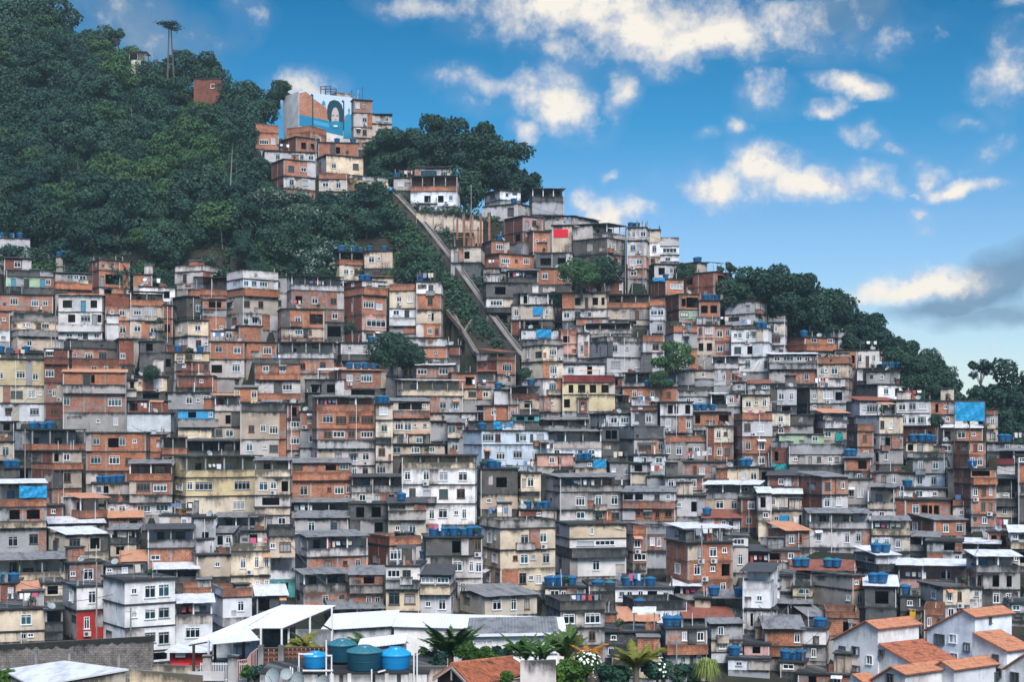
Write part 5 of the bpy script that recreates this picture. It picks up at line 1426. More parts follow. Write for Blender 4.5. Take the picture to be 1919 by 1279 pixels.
b.build('railing', r); b = MB(); b.box(-.1, 1.1, .1, 2, -3, -.5, M['s']); b.build('stair_base', r); tag(r, 'pinkish stair railing climbing beside the white picket fence', 'railing')
# house front under the big tanks
r = empty('tank_house', PW(487, 1300, 75)); o = r.location.copy(); W = (800 - 487) * 75 / F; zt = PW(0, 1264, 75).z - o.z; b = MB()
b.box(0, W, 0, 6, -6, zt, M['mw'] if 'mw' in M else M['w']); b.build('wall', r)
for px in (600, 622, 640, 655, 700, 725, 748, 770): x = (px - 487) * 75 / F; p = MB(); p.box(x - .09, x + .09, -.1, 0, -6, zt + .02, M['W'] if px % 4 else M['k']); p.build('pilaster', r)
p = MB(); p.box(-.1, W + .1, -.05, 5.9, zt, zt + .06, M['slab']); p.build('roof_slab', r)
for px, yt in ((545, 1250), (549, 1252), (560, 1250), (561, 1224), (612, 1200), (622, 1228), (776, 1204), (782, 1216), (697, 1255)): x = (px - 487) * 75 / F; p = MB(); p.bar((x, -.12, -1), (x, -.12, PW(0, yt, 75).z - o.z), .045, M['pipe']); p.build('vertical_pipe', r)
for x0, x1, y in ((561, 588, 1226), (568, 625, 1257), (709, 723, 1260), (612, 622, 1229)): p = MB(); p.bar(((x0 - 487) * 75 / F, -.16, PW(0, y, 75).z - o.z), ((x1 - 487) * 75 / F, -.16, PW(0, y - (4 if x0 == 709 else 0), 75).z - o.z), .05, M['pipe']); p.build('horizontal_pipe', r)
for px, py, s in ((515, 1272, 1.2), (536, 1265, .72), (560, 1280, 1.25), (608, 1284, 1.1)):
    q = link('satellite_dish', dish_mesh(), r, PW(px, py, 74.4) - o); q.rotation_euler = (math.radians(72), 0, math.radians(-35 if s > 1 else 10)); q.scale = (s * .85,) * 3
tag(r, 'stained white house front with dishes and pipes below the big water tanks', 'house')
def big_tank(px, D, w, zb, h, dome, dark, lab):
    rr = w * D / F / 2; p = P(px, 1200, D); z = zb; body, lid = ('tankd', 'tankd_lid') if dark else ('tank2', 'tank2_lid'); e = empty('water_tank', (p.x, p.y, z)); b = MB()
    b.lathe([(0, 0), (rr * .86, 0), (rr * .9, .05), (rr * .95, h * .5), (rr * .965, h * .52), (rr * .96, h * .55), (rr, h)], M[body], 28); b.lathe([(rr, h), (rr * 1.04, h), (rr * 1.04, h + .06), (rr, h + .07)], M[body], 28); b.build('tank_body', e, smooth=False)
    b = MB(); n = 24; pr = [(rr * 1.05, h + .05), (rr * .98, h + .12), (rr * .45, h + dome * .8), (rr * .4, h + dome), (0, h + dome + .02)]
    b.lathe(pr, M[lid], n)
    for i in range(12):
        a = math.tau * i / 12; b.bar((math.cos(a) * rr * .98, math.sin(a) * rr * .98, h + .12), (math.cos(a) * rr * .42, math.sin(a) * rr * .42, h + dome * .84), .03, M[lid])
    b.build('lid', e); tag(e, lab, 'water tank', 'big water tanks in the foreground')
M['tank2'] = plain('bright_blue_polyethylene', (.006, .20, .46), .35, .5); M['tank2_lid'] = plain('bright_blue_lid', (.012, .30, .58), .35, .5)
zt = PW(0, 1264, 75).z + .06
big_tank(591, 76.2, 43, zt + .05, .56, .26, False, 'small bright blue tank, first of the four big tanks by the lattice wall')
big_tank(641, 78.0, 54, zt + .1, .82, .32, True, 'dark teal tank with a domed lid behind the front dark one')
big_tank(683, 75.9, 66, zt, .86, .34, True, 'largest dark teal tank with a ribbed pale lid in front')
big_tank(741, 76.3, 58, zt, .66, .4, False, 'bright blue domed tank, last of the four, beside the palms')
# long white roofs and the grey roof behind the palms
def shed_long(name, x0, x1, y0, y1, D, dep, wall, roof, lab, fascia=False, drop=4.0, wins=()):
    a, c = P(x0, y0, D), P(x1, y1, D); r = empty(name, a); v = c - a; b = MB(); bk = Vector((0, dep, .25)); o_ = Vector((0, 0, 0))
    waves(b, o_, v, v + bk, bk, roof, .2, .022); b.build('roof', r); W = v.x; b = MB()
    b.poly([(0.1, .3, -drop), (W - .1, .3 + v.y, -drop), (W - .1, .3 + v.y, v.z - .05), (.1, .3, -.05)], wall, [(0, -drop), (W, -drop), (W, 0), (0, 0)], [(drop, 0), (drop, 0), (0, drop), (0, drop)])
    b.poly([(W - .1, .3 + v.y, -drop), (W - .1, dep, -drop), (W - .1, dep, v.z + .1), (W - .1, .3 + v.y, v.z - .05)], wall); b.poly([(.1, dep, -drop), (.1, .3, -drop), (.1, .3, -.05), (.1, dep, .1)], wall); b.build('wall', r)
    if fascia: b = MB(); b.bar(Vector((0, -.05, -.1)), v + Vector((0, -.05, -.1)), .11, M['W']); b.build('fascia', r)
    for px, w, h, dz, k in wins:
        t = (px - x0) / (x1 - x0); f = link('window', frame_mesh(w, h, False, True), r, (W * t, .3 + v.y * t - .03, v.z * t - dz)); link('pane', pane_mesh(w, h, k), f)
    tag(r, lab, 'shed', 'long low roofs behind the palms'); return r
shed_long('long_shed', 600, 735, 1182, 1174, 101, 7, M['a'], M['Rwc'], 'low white corrugated roof between the canopy and the palm garden')
shed_long('long_shed', 735, 1062, 1175, 1184, 100, 5.5, M['W'], M['Rwc'], 'long white corrugated roof over a plain white wall behind the palms')
shed_long('grey_roof_shed', 874, 1048, 1189, 1186, 93, 6.0, M['W'], M['Rg'], 'grey corrugated roof with white fascia over dark windows behind palms', True, 3, ((905, 1.2, .8, 1.2, 0), (935, 1.6, .9, 1.25, 1), (970, 1.6, .9, 1.25, 0), (1005, 1.6, .9, 1.25, 0), (1030, 1.0, .9, 1.25, 1)))
shed_long('awning_roof', 668, 760, 1217, 1206, 86, 2.2, M['a'], M['Rwc'], 'small slanted white roof just behind the big tanks', False, 1.2)
# red tile roof at the bottom edge, with its open gable
r = empty('tiled_roof_house', P(846, 1248, 72)); o = r.location.copy(); R0, R1, E0, E1, L0 = [P(*q) - o for q in ((846, 1248, 72), (959, 1235, 76), (884, 1288, 70.4), (1004, 1264, 74.4), (811, 1272, 72.5))]
b = MB(); waves(b, E0, E1, R1, R0, M['tile_old'], .2, .06, 14, .035); b.build('roof', r); L1 = R1 + (L0 - R0); b = MB(); waves(b, L1, L0, R0, R1, M['tile_old'], .2, .06, 10, .035); b.build('roof', r)
b = MB(); b.bar(R0 + Vector((0, 0, .05)), R1 + Vector((0, 0, .05)), .1, M['tile_old'], 6); b.build('ridge_tiles', r)
for a, c in ((R0, E0), (R0, L0)): b = MB(); b.bar(a - Vector((0, .05, .1)), c - Vector((0, .05, .1)), .07, M['timber']); b.build('bargeboard', r)
b = MB(); g0, g1, g2 = R0 + Vector((.1, .5, -.15)), E0 + Vector((0, .5, 0)), L0 + Vector((.2, .5, 0)); dn = Vector((0, 0, -3)); b.poly([g2 + dn, g1 + dn, g1, g0, g2], M['wood']); b.poly([g1 + dn, E1 + dn, E1 + Vector((0, 0, -.1)), g1], M['s']); b.build('wall', r)
b = MB(); m0 = (E0 + L0) / 2; b.bar(R0 + Vector((0, -.02, -.1)), Vector((R0.x, R0.y - .02, m0.z)), .05, M['timber']); b.build('king_post', r)
tag(r, 'low house with an old red clay tile roof and open timber gable', 'house')
slab_wall('concrete_wall', 975, 1042, 1240, 1238, 1290, 72.5, .2, 'l', 'short stained concrete wall standing beside the red tile roof', 'wall')
slab_wall('courtyard_wall', 778, 838, 1250, 1250, 1290, 76, .2, 'l', 'mould-streaked pale wall between the blue tank and the tile roof', 'wall')
# white row houses with clay tile roofs, lower right
def gabled(name, corner, apex, left, xlong, D, ang, lab, wins=(), tile='tile', over=.35):
    th = math.radians(ang); C = P(corner[0], corner[1], D); dl = Vector((math.cos(th), math.sin(th), 0)); dg = Vector((-math.sin(th), math.cos(th), 0)); r = empty(name, C)
    Ap = plane_pt(*apex, C, dg)[0] - C; Lf = plane_pt(*left, C, dg)[0] - C; _, tl = plane_pt(xlong, corner[1], C, dl); tl = abs(tl); E = dl * tl; O = Vector((0, 0, 0)); dn = Vector((0, 0, -14)); up = Vector((0, 0, .1))
    b = MB(); flat = lambda v: Vector((v.x, v.y, -14)); gu = lambda v: math.hypot(v.x, v.y)
    b.poly([flat(Lf), flat(O), O, Ap, Lf], M['W'], [(gu(Lf), -14), (0, -14), (0, 0), (gu(Ap), Ap.z), (gu(Lf), Lf.z)], [(5, 5), (5, 5), (.1, 9), (.1, 9), (.1, 9)])
    b.poly([flat(O), flat(E), E, O], M['W'], [(0, -14), (tl, -14), (tl, 0), (0, 0)], [(9, 5), (9, 5), (.1, 9), (.1, 9)])
    b.poly([flat(E), flat(Lf + E), Lf + E, Ap + E, E], M['W']); b.poly([flat(Lf + E), flat(Lf), Lf, Lf + E], M['W']); b.build('wall', r)
    s1 = (O - Ap); s1n = s1.normalized() * over; s2n = (Lf - Ap).normalized() * over; e = dl * .3
    b = MB(); waves(b, O + s1n + up - e, E + s1n + up + e, Ap + E + up + e, Ap + up - e, M[tile], .24, .05, max(3, int(s1.length / .45)), .03, .08, M['tile_old']); b.build('roof', r)
    if (Lf - Ap).length > .6: b = MB(); waves(b, Lf + E + s2n + up + e, Lf + s2n + up - e, Ap + up - e, Ap + E + up + e, M[tile], .24, .05, max(3, int((Lf - Ap).length / .45)), .03, .08, M['tile_old']); b.build('roof', r)
    for px, py, w, h, dark, k, *face in wins:
        d_ = dl if face else dg; q = plane_pt(px, py, C, d_)[0] - C; nrm = Vector((d_.y, -d_.x, 0)) if face else Vector((-d_.y, d_.x, 0))
        rz = math.atan2(d_.y, d_.x) if face else math.atan2(-d_.y, -d_.x)
        f = link('window', frame_mesh(w, h, dark, False), r, q + Vector((nrm.x, nrm.y, 0)) * .06 - Vector((0, 0, h / 2)), rz); link('pane', pane_mesh(w, h, k), f)
    tag(r, lab, 'house', 'white houses with clay tile roofs'); return r
gabled('white_row_house', (1645, 1179), (1625, 1166), (1562, 1200), 1722, 152, 36, 'white gabled house with laundry at its window and short orange tile roof', ((1579, 1222, .9, 1.1, True, 0), (1604, 1221, 1.0, .9, True, 0), (1630, 1238, .8, .9, False, 0), (1652, 1225, .6, .7, True, 0), (1581, 1255, .9, .8, True, 2), (1605, 1255, 1.0, .7, True, 0)))
gabled('white_row_house', (1827, 1157), (1807, 1145), (1737, 1182), 1896, 154.5, 36, 'tallest white gabled house with green shutters and orange tile roof', ((1761, 1199, 1.3, 1.05, True, 1), (1786, 1198, 1.0, .9, False, 0), (1812, 1214, .8, .9, True, 2), (1788, 1231, 1.0, .7, False, 1), (1855, 1161, .4, .9, True, 0, 1)))
gabled('white_row_house', (1711, 1245), (1650, 1209), (1646, 1209), 1786, 148.5, 34, 'lean-to wing with a broken brown tile roof on the gabled white house', (), 'tile_old')
gabled('white_row_house', (1887, 1221), (1826, 1188), (1822, 1188), 1932, 148, 34, 'white wing with a steep orange tile roof below the tallest house', ((1866, 1237, .8, 1.0, True, 0), (1872, 1262, .7, .9, True, 0)))
gabled('white_row_house', (1696, 1265), (1672, 1252), (1628, 1280), 1776, 143, 36, 'front white house with orange tile roof, left of the two in front', ((1668, 1275, .9, 1.2, True, 0),))
gabled('white_row_house', (1788, 1256), (1767, 1242), (1750, 1252), 1866, 145, 36, 'front white house with a small stain, right of the two in front', ((1868, 1273, .8, 1.3, True, 1, 1),))
gabled('white_row_house', (1945, 1240), (1932, 1222), (1884, 1254), 1960, 141, 40, 'white gable with dark eaves cut off by the right edge', ((1902, 1273, .9, 1.2, True, 1),))
gabled('white_row_house', (1618, 1279), (1600, 1266), (1594, 1268), 1640, 146, 30, 'small orange tiled porch roof at the foot of the white houses', ())

# ------------------------------------------------------------------ palms and garden plants in the foreground
def frond(b, o, az, L, lift, droop, mat, wid=.34, n=9, seg=None):
    d = Vector((math.cos(az), math.sin(az), 0)); side = Vector((-d.y, d.x, 0)); prev = None
    for i in range(n + 1):
        t = i / n; p = o + d * (L * (t - .12 * t * t * droop)) + Vector((0, 0, L * (lift * t - droop * t * t)))
        if prev is not None:
            ax = (p - prev).normalized(); b.bar(prev, p, .018, mat, 3)
            for s_ in (-1, 1):
                for j in range(4):
                    q = prev.lerp(p, j / 4); l = wid * L * math.sin(math.pi * min(.97, .12 + .85 * t)) * rnd(.85, 1.1)
                    tip = q + (side * s_ * .8 + ax * .55 + Vector((0, 0, -.25 - .2 * droop + rnd(-.1, .15)))) * l; k = ax * .03 * max(1, L)
                    b.poly([q - k, tip, q + k], mat, [(R.random(), rnd(.2, .8))] * 3)
        prev = p
def palm(px, py, D, L, nf, mat, lab, trunk=0.0, lift=(.5, 1.2), droop=(.5, 1.1), stems=1, name='palm_tree', wid=.34):
    o = P(px, py, D); r = empty(name, o); b = MB()
    if trunk:
        t = MB(); t.bar((0, 0, -trunk), (0, 0, .05), .2, M['bark'], 8, .15)
        for i in range(10): t.bar((rnd(-.1, .1), rnd(-.1, .1), -.5 + .03 * i), (rnd(-.35, .35), rnd(-.35, .35), .1), .05, M['bark'], 4)
        t.build('trunk', r)
    else: t = MB(); [t.bar((rnd(-.3, .3) * (stems > 1), rnd(-.2, .2), -2), (0, 0, 0), .06, M['bark'], 5) for _ in range(stems)]; t.build('trunk', r)
    for i in range(nf): frond(b, Vector((rnd(-.25, .25) * (stems > 1), rnd(-.2, .2) * (stems > 1), rnd(-.3, 0))), math.tau * i / nf * 1.618 + rnd(-.3, .3), L * rnd(.75, 1.1), rnd(*lift), rnd(*droop), M[mat], wid)
    b.build('crown', r); tag(r, lab, 'palm', 'garden palms in the foreground')
palm(566, 1208, 82, 1.25, 20, 'palmy', 'yellow-green palm behind the long lattice screen', lift=(.5, 1.3), stems=3)
palm(612, 1212, 82, .9, 9, 'palmy', 'small yellowish palm behind the dark teal tank', stems=3)
palm(674, 1205, 90, 1.25, 18, 'palm', 'arching green palm left of the pair in front of the white roof', stems=3)
palm(736, 1208, 90, 1.2, 18, 'palm', 'arching green palm right of the pair in front of the white roof', stems=3)
palm(845, 1224, 80, 1.75, 34, 'palm', 'large dark green palm clump towering by the white wall', trunk=2.5, lift=(.8, 1.7), droop=(.4, .9), stems=4, wid=.3)
palm(812, 1227, 81, 1.2, 16, 'palm', 'thinner palm leaning out left of the large palm clump', trunk=1.5, lift=(.6, 1.2), stems=3)
palm(950, 1222, 82, 1.1, 16, 'palm', 'small fan of palm leaves in the middle of the garden', stems=3)
palm(985, 1225, 80, 1.4, 16, 'bush', 'broad-leaved plant with glossy leaves left of the fan palm', lift=(.9, 1.6), droop=(.5, .9), stems=4, name='banana_plant', wid=.22)
palm(1012, 1228, 79, 1.35, 18, 'bush', 'broad-leaved glossy plant standing next to the concrete wall', lift=(.9, 1.6), droop=(.5, .9), stems=4, name='banana_plant', wid=.22)
palm(1062, 1222, 82, 1.4, 26, 'palm', 'dark fan palm rising before the grey house', trunk=2.5, lift=(.8, 1.7), droop=(.3, .8), stems=2, wid=.3)
palm(1192, 1247, 74, 1.55, 20, 'palmy', 'single yellow-green palm with a thick trunk in front of the yellow house', trunk=2.4, lift=(.8, 1.5), droop=(.45, .85), wid=.3)
palm(1105, 1220, 80, .9, 14, 'yellowleaf', 'plant with orange and yellow leaves right of the dark fan palm', stems=3, name='garden_shrub')
def bush(px, py, D, rad, n, mat, lab, extra=None, nx=0, size=.2, name='garden_shrub', flat=.8, kw={}):
    o = P(px, py, D); r = empty(name, o); cm, L = crown_mesh('foliage', rad, rad * .9, 9, n, size, M[mat], flat=flat, zlo=-.7, **kw); link('foliage', cm, r)
    t = MB(); t.bar((0, 0, -rad * 2), (0, 0, 0), .07, M['bark'], 5); t.build('stem', r)
    if extra:
        b = MB()
        for i in range(nx):
            d = Vector((R.gauss(0, 1), R.gauss(-.5, 1), R.gauss(.4, 1))).normalized() * rad * rnd(.85, 1.0); leaf(b, d, d.normalized(), .16, M[extra], .5, .5)
        b.build('blossom', r)
    tag(r, lab, 'shrub', 'garden shrubs in the foreground')
for a in ((872, 1228, 79, .75, 1500, 'bush', 'rounded green shrub right of the large palm clump'), (905, 1232, 79, .7, 1300, 'bush', 'second green shrub behind the red tile roof'), (936, 1232, 80, .65, 1200, 'leaf', 'darker shrub below the small fan palm'), (818, 1240, 78, .6, 1000, 'leaf', 'dark shrub at the foot of the large palm clump'),
          (1100, 1250, 76, .85, 1400, 'bush', 'yellow-green shrub with white variegated leaves', 'petal', 110), (1062, 1262, 75, .9, 1300, 'bush', 'grassy green shrub beside the short concrete wall'), (1140, 1268, 74, .95, 1800, 'leaf', 'dark rounded shrub left of the single yellow-green palm'),
          (1232, 1258, 75, .75, 1500, 'leaf', 'dark shrub with large white flowers right of the palm', 'petal', 40), (1290, 1270, 77, .8, 1400, 'leaf', 'dark green shrub below the brick balcony house'), (948, 1270, 70.5, .45, 700, 'bush', 'bright green shrub growing before the red tile roof'),
          (12, 1270, 76, .7, 900, 'bush', 'green shrub in the lower left corner before the shed'), (478, 1260, 77, .55, 900, 'leaf', 'dark creeper on the stair side below the lattice screen'), (465, 1262, 77.4, .4, 500, 'bush', 'small green plant under the pink stair railing'), (1172, 1262, 79, .6, 800, 'leaf', 'small dark shrub before the yellow house')):
    bush(*a)
o = P(1325, 1256, 76); r = empty('strap_leaf_plant', o); b = MB()
for i in range(420):
    a = rnd(0, 6.28); q = rnd(.2, .85); p = Vector((0, 0, .1)); d = Vector((math.cos(a), math.sin(a), 0)); mid = d * q * .7 + Vector((0, 0, rnd(.0, .55))); tip = d * q * rnd(.8, 1.15) + Vector((0, 0, -rnd(.0, .75))); w = Vector((-d.y, d.x, 0)) * .02; u = R.random()
    b.poly([p - w, mid - w, mid + w, p + w], M['grassy'], [(u, .5)] * 4); b.poly([mid - w, tip, mid + w], M['grassy'], [(u, .5)] * 3)
b.build('foliage', r); t = MB(); t.bar((0, 0, -2), (0, 0, .1), .08, M['bark'], 6); t.build('stem', r); tag(r, 'pale green plant with long drooping strap leaves at the bottom edge', 'plant', 'garden plants')
# ------------------------------------------------------------------ washing lines, rooftop plants, bricks and cables
def pick(cond, n):
    L = [h for h in HOUSES if cond(h)]; R.shuffle(L); return L[:n]
flat_top = lambda h: not h['roof'] and h['W'] > 2.6
EXTRA = []
for h in pick(lambda h: flat_top(h) or h['segs'][0]['fin'][0] == 'T', 62):
    T = h['segs'][0]['fin'][0] == 'T'; W = h['W']; z1 = (HY_ := 0) or (ZC + (HY - h['ys'][1]) * h['D'] / F - h['zb']); hh = h['ztop'] - z1
    x0 = rnd(.2, W * .35); x1 = min(W - .2, x0 + rnd(1.6, 3.5)); y = .35 if T else rnd(.15, .6); z = (z1 + min(1.9, hh * .8)) if T else h['ztop'] + 1.5
    r = empty('clothesline', to_world(h, x0, y, z), h['th']); b = MB(); b.bar((0, 0, 0), (x1 - x0, 0, -.06), .012, M['iron'], 3)
    if not T: b.bar((0, 0, -1.6), (0, 0, .05), .03, M['post']); b.bar((x1 - x0, 0, -1.6), (x1 - x0, 0, .05), .03, M['post'])
    b.build('line', r); x = .1
    while x < x1 - x0 - .3:
        w, l = rnd(.3, .7), rnd(.4, .9); g = MB(); p = [(x, -.02, -.03), (x + w, -.02, -.03), (x + w * rnd(.85, 1.05), -.06, -l), (x + w * rnd(0, .15), -.05, -l * rnd(.9, 1.05))]; mm = R.choice(M['cloth']); g.poly(p, mm); g.poly([(q[0], q[1] + .012, q[2]) for q in reversed(p)], mm); g.build('garment', r); x += w + rnd(.04, .3)
    EXTRA.append((r, h, 'clothesline', 'washing on the', 'washing lines on roofs and terraces', 'washing line'))
for h in pick(lambda h: flat_top(h), 60):
    W = h['W']; x = rnd(.4, W - .4); y = rnd(.1, .35); z = h['ztop'] if h['segs'][0]['fin'].endswith('P') is False else h['ztop'] - .05; r = empty('potted_plant', to_world(h, x, y, z)); s = rnd(.22, .5)
    b = MB(); b.lathe([(0, 0), (.16, 0), (.21, .28), (.18, .28), (0, .25)], M['Rr'], 8); b.build('pot', r); b = MB()
    for i in range(90): d = Vector((R.gauss(0, 1), R.gauss(0, 1), R.gauss(.3, 1))).normalized(); leaf(b, Vector((0, 0, .28 + s)) + d * s * rnd(.4, 1.3), d, .22, M['bush'] if R.random() < .5 else M['leaf'], R.random(), .5)
    b.build('foliage', r); EXTRA.append((r, h, 'potted_plant', 'potted plant on the', 'plants on the roofs', 'plant'))
for h in pick(lambda h: flat_top(h) and not h['tanks'], 40):
    W = h['W']; r = empty('brick_stack', to_world(h, rnd(.6, max(.7, W - 1.4)), rnd(.2, .8), h['ztop'] if not h['segs'][0]['fin'].endswith('P') else h['ztop'] - .03), h['th'] + rnd(-.3, .3)); b = MB(); w, q = rnd(.5, 1.2), rnd(.3, .8); b.box(0, w, 0, .5, 0, q, M['b']); b.box(.05, w * .5, .02, .45, q, q + .2, M['b']); b.box(w * .6, w + .2, -.1, .3, 0, .2, M['b']); b.build('bricks', r)
    EXTRA.append((r, h, 'brick_stack', 'brick stack on the', 'stacks of bricks on the roofs', 'bricks'))
for i in range(60):
    h = R.choice(HOUSES); c = [g for g in HOUSES if g is not h and 10 < abs(g['x0'] - h['x0']) < 130 and abs(g['D'] - h['D']) < 14]
    if not c: continue
    g = R.choice(c); a, e = to_world(h, rnd(0, h['W']), -.1, h['ztop'] + rnd(.2, 1.2)), to_world(g, rnd(0, g['W']), -.1, g['ztop'] + rnd(.2, 1.2)); sag = (e - a).length * .06; b = MB(); pv = None
    for k in range(11): t = k / 10; p = (e - a) * t - Vector((0, .5, sag * 4 * t * (1 - t))); (b.bar(pv, p, .034, M['acdark'], 3) if pv is not None else None); pv = p
    o = b.build('overhead_cable', None, a); EXTRA.append((o, h, 'cable', 'black cable from the', 'cables slung between houses', 'cable'))
# ------------------------------------------------------------------ descriptions of the houses and tanks
LM = [('the mural', 610, 215, None), ('the hilltop tree clump', 850, 290, None), ('the brick pillars', 885, 430, None), ('the red banner', 1050, 438, 'sand-coloured windowless house with a bright red banner on its wall'),
      ('the black-sided house', 1135, 480, 'tall grey house with a mould-black side wall and sheet roof'), ('the right ridge trees', 1480, 560, None), ('the stairway foot', 978, 668, None),
      ('the white orange-roofed house', 150, 570, 'white three-storey house with balcony and thin orange roof'), ('the brick tower', 700, 590, 'narrow brick tower house with pink storey of wide windows'), ('the dark spreading tree', 740, 640, None),
      ('the yellow arched house', 1130, 725, 'yellow house with arched windows and a red balcony'), ('the beige tower house', 1040, 660, 'slim beige tower house with a blue tarpaulin on top'), ('the bright green tree', 1258, 660, None),
      ('the pale blue house', 945, 845, 'pale blue-white apartment house with tanks on its roof'), ('the white four-storey block', 820, 925, 'white block of three storeys under a cream open terrace'), ('the yellow terraced block', 410, 900, 'long yellow three-storey block with open terraces and dark canopy'),
      ('the left yellow block', 40, 720, 'yellow, cream and white block on the left edge of town'), ('the orange-roofed brick house', 180, 735, 'brick and grey cement house with a wide orange sheet roof'), ('the beige apartment block', 970, 1050, 'large beige apartment block with many small windows and air conditioners'),
      ('the tall brick house', 1320, 1060, 'tall orange brick house of three storeys with a projecting corner'), ('the framed blue tarpaulin', 1817, 770, None), ('the red wall', 165, 1175, 'white house whose bottom storey is painted bright red'),
      ('the white apartment block', 270, 1150, 'bright white four-storey block with pairs of wide windows'), ('the white canopy', 490, 1190, None), ('the rusty gable roof', 1545, 1075, 'grey house with open terrace under a rusty red sheet roof'),
      ('the tile-roofed white houses', 1720, 1200, None), ('the single palm', 1192, 1240, None), ('the wide orange-topped house', 1065, 1030, 'cream and white house under a broad orange sheet roof with balcony'), ('the green-walled house', 1500, 822, 'long low pale green house under grey roofs'),
      ('the bright blue wall', 370, 777, 'house with a bright blue band wall and laundry'), ('the gabled grey house', 1005, 555, 'small grey house with shallow pediment roof'), ('the four-storey brick house', 650, 790, 'orange brick house with long rows of windows and terrace'),
      ('the big hanging cloths', 1480, 975, None), ('the pink house', 1050, 645, 'pink plastered house with brick parapet'), ('the hilltop white house', 970, 385, 'stained white and grey house on the crest, right of the tree clump')]
NUM = ['no', 'one', 'two', 'three', 'four', 'five', 'six', 'seven', 'eight']
used = {}
def centre(h): return (h['x0'] + h['x1']) / 2, (h['ys'][0] + h['ys'][-1]) / 2
for nm, x, y, lab in LM:
    if lab:
        c = [h for h in HOUSES if h['x0'] <= x <= h['x1'] and h['ys'][0] <= y <= h['ys'][-1] and 'label' not in h]
        if c: h = min(c, key=lambda h: h['D']); h['label'] = lab; h['lm'] = nm; used[lab] = 1
def relation(x, y, k=0):
    L = sorted(LM, key=lambda m: math.hypot(m[1] - x, (m[2] - y) * 1.15)); nm, a, c, _ = L[k]
    dx, dy = x - a, y - c; d = math.hypot(dx, dy); ax, ay = abs(dx), abs(dy)
    v = 'above' if dy < 0 else 'below'; hz = 'left of' if dx < 0 else 'right of'
    near = 'just ' if d < 55 else 'well ' if d > 115 else ''
    if ax > 2.2 * ay: return f'{near}{hz} {nm}'
    if ay > 2.2 * ax: return f'{near}{v} {nm}'
    return f'{near}{v} and {hz} {nm}'
def looks(h):
    fs = []
    for s in h['segs']:
        f = s['fin'][2] if s['fin'][0] == 'T' else s['fin'][0]
        if FIN[f] not in fs and (len(s['fin']) == 1 or s['fin'][0] == 'T'): fs.append(FIN[f])
    if not fs: fs = [FIN[h['segs'][0]['fin'][0]]]
    a = FIN[h['main']]; o = [f for f in fs if f != a]
    return a, o
def nwords(s): return len(s.replace('-', ' ').split())
def fits(*p):
    s = ' '.join(x for x in p if x)
    return s if nwords(s) <= 15 else None
todo = [h for h in HOUSES if 'label' not in h]
def forms(h):
    x, y = centre(h); a, o = looks(h); st = ['tiny', 'single-storey', 'two-storey', 'three-storey', 'four-storey', 'five-storey'][min(5, h['nst'])]
    T = any(s['fin'][0] == 'T' for s in h['segs']); nt_ = len(h['tanks'])
    rf = f'under {ROOFN[h["roof"]]}' if h['roof'] else ('topped by open terrace' if T else 'with solid parapet' if h['segs'][0]['fin'].endswith('P') and h['segs'][0]['fin'][0] != 'T' else '')
    tk = f'with {NUM[min(nt_, 8)]} roof tank' + ('s' if nt_ > 1 else '') if nt_ else ''
    wn = f'with {NUM[min(8, h["nwin"])]} window' + ('s' if h['nwin'] != 1 else '') if 0 < h['nwin'] < 9 else ('with many windows' if h['nwin'] else '')
    mix_ = f'{a} and {o[0]}' if o else a
    for k in (0, 1):
        r = relation(x, y, k)
        for p in ((f'{st} {mix_} house', rf or tk, r), (f'{st} {mix_} house', tk or rf, r), (f'{st} {a} house', wn, r), (f'{mix_} house', wn, r), (f'{a} house', rf, r), (f'{st} {a} house', '', r), (f'{a} house', '', r)):
            s = fits(*p)
            if s: yield s
cand = {id(h): list(dict.fromkeys(forms(h))) for h in todo}
count = {}
for h in todo:
    for s in cand[id(h)]: count[s] = count.get(s, 0) + 1
rest = []
for h in todo:
    s = next((s for s in cand[id(h)] if count[s] == 1 and s not in used), None)
    if s: h['label'] = s; used[s] = 1
    else: rest.append(h)
same = {}
for h in rest: same.setdefault(cand[id(h)][-1] if nwords(cand[id(h)][0]) > 12 else cand[id(h)][0], []).append(h)
for s, hs in same.items():
    hs.sort(key=lambda h: centre(h)[1] * 3 + centre(h)[0])
    for i, h in enumerate(hs):
        w_ = ['upper', 'next lower', 'third lower', 'fourth lower', 'fifth lower', 'sixth lower'][min(i, 5)] if len(hs) > 1 else 'another'
        l = w_ + ' ' + s; k = 1
        while l in used: k += 1; l = f'{w_} {s} {NUM[k]}'
        h['label'] = l; used[l] = 1
for h in HOUSES: tag(h['root'], h['label'], 'house', 'houses crowded on the hillside')
tl = {}
for r, h, px in TANKS:
    ts = sorted(h['tanks']); i = ts.index(px); n_ = len(ts)
    pos = 'single' if n_ == 1 else ('left', 'right')[i] if n_ == 2 else ['leftmost', 'second', 'third', 'fourth', 'fifth', 'sixth'][i] if i < n_ - 1 else 'rightmost'
    x, y = centre(h); nm = h.get('lm'); a, _ = looks(h)
    s = f'{pos} blue tank on {nm}' if nm else f'{pos} blue tank on {a} house {relation(x, h["ys"][0])}'
    if s in tl: s = f'{pos} blue tank on {NUM[min(8, h["nst"])]}-storey {a} house {relation(x, h["ys"][0], 0)}'
    if s in tl: s = f'{pos} blue tank on {a} house {relation(x, h["ys"][0], 1)}'
    k = 1; s0 = s
    while s in tl: k += 1; s = f'{s0}, lower roof' if k == 2 else f'{s0}, lower roof {NUM[min(k, 8)]}'
    tl[s] = 1; tag(r, s, 'water tank', 'blue water tanks on the house roofs')
import os
if os.path.exists('/tmp/dbgl'):
    for h in HOUSES: print('LAB', h['row'][0], [int(v) for v in centre(h)], h['label'])
    for s in tl: print('TL', s)
seen = {}
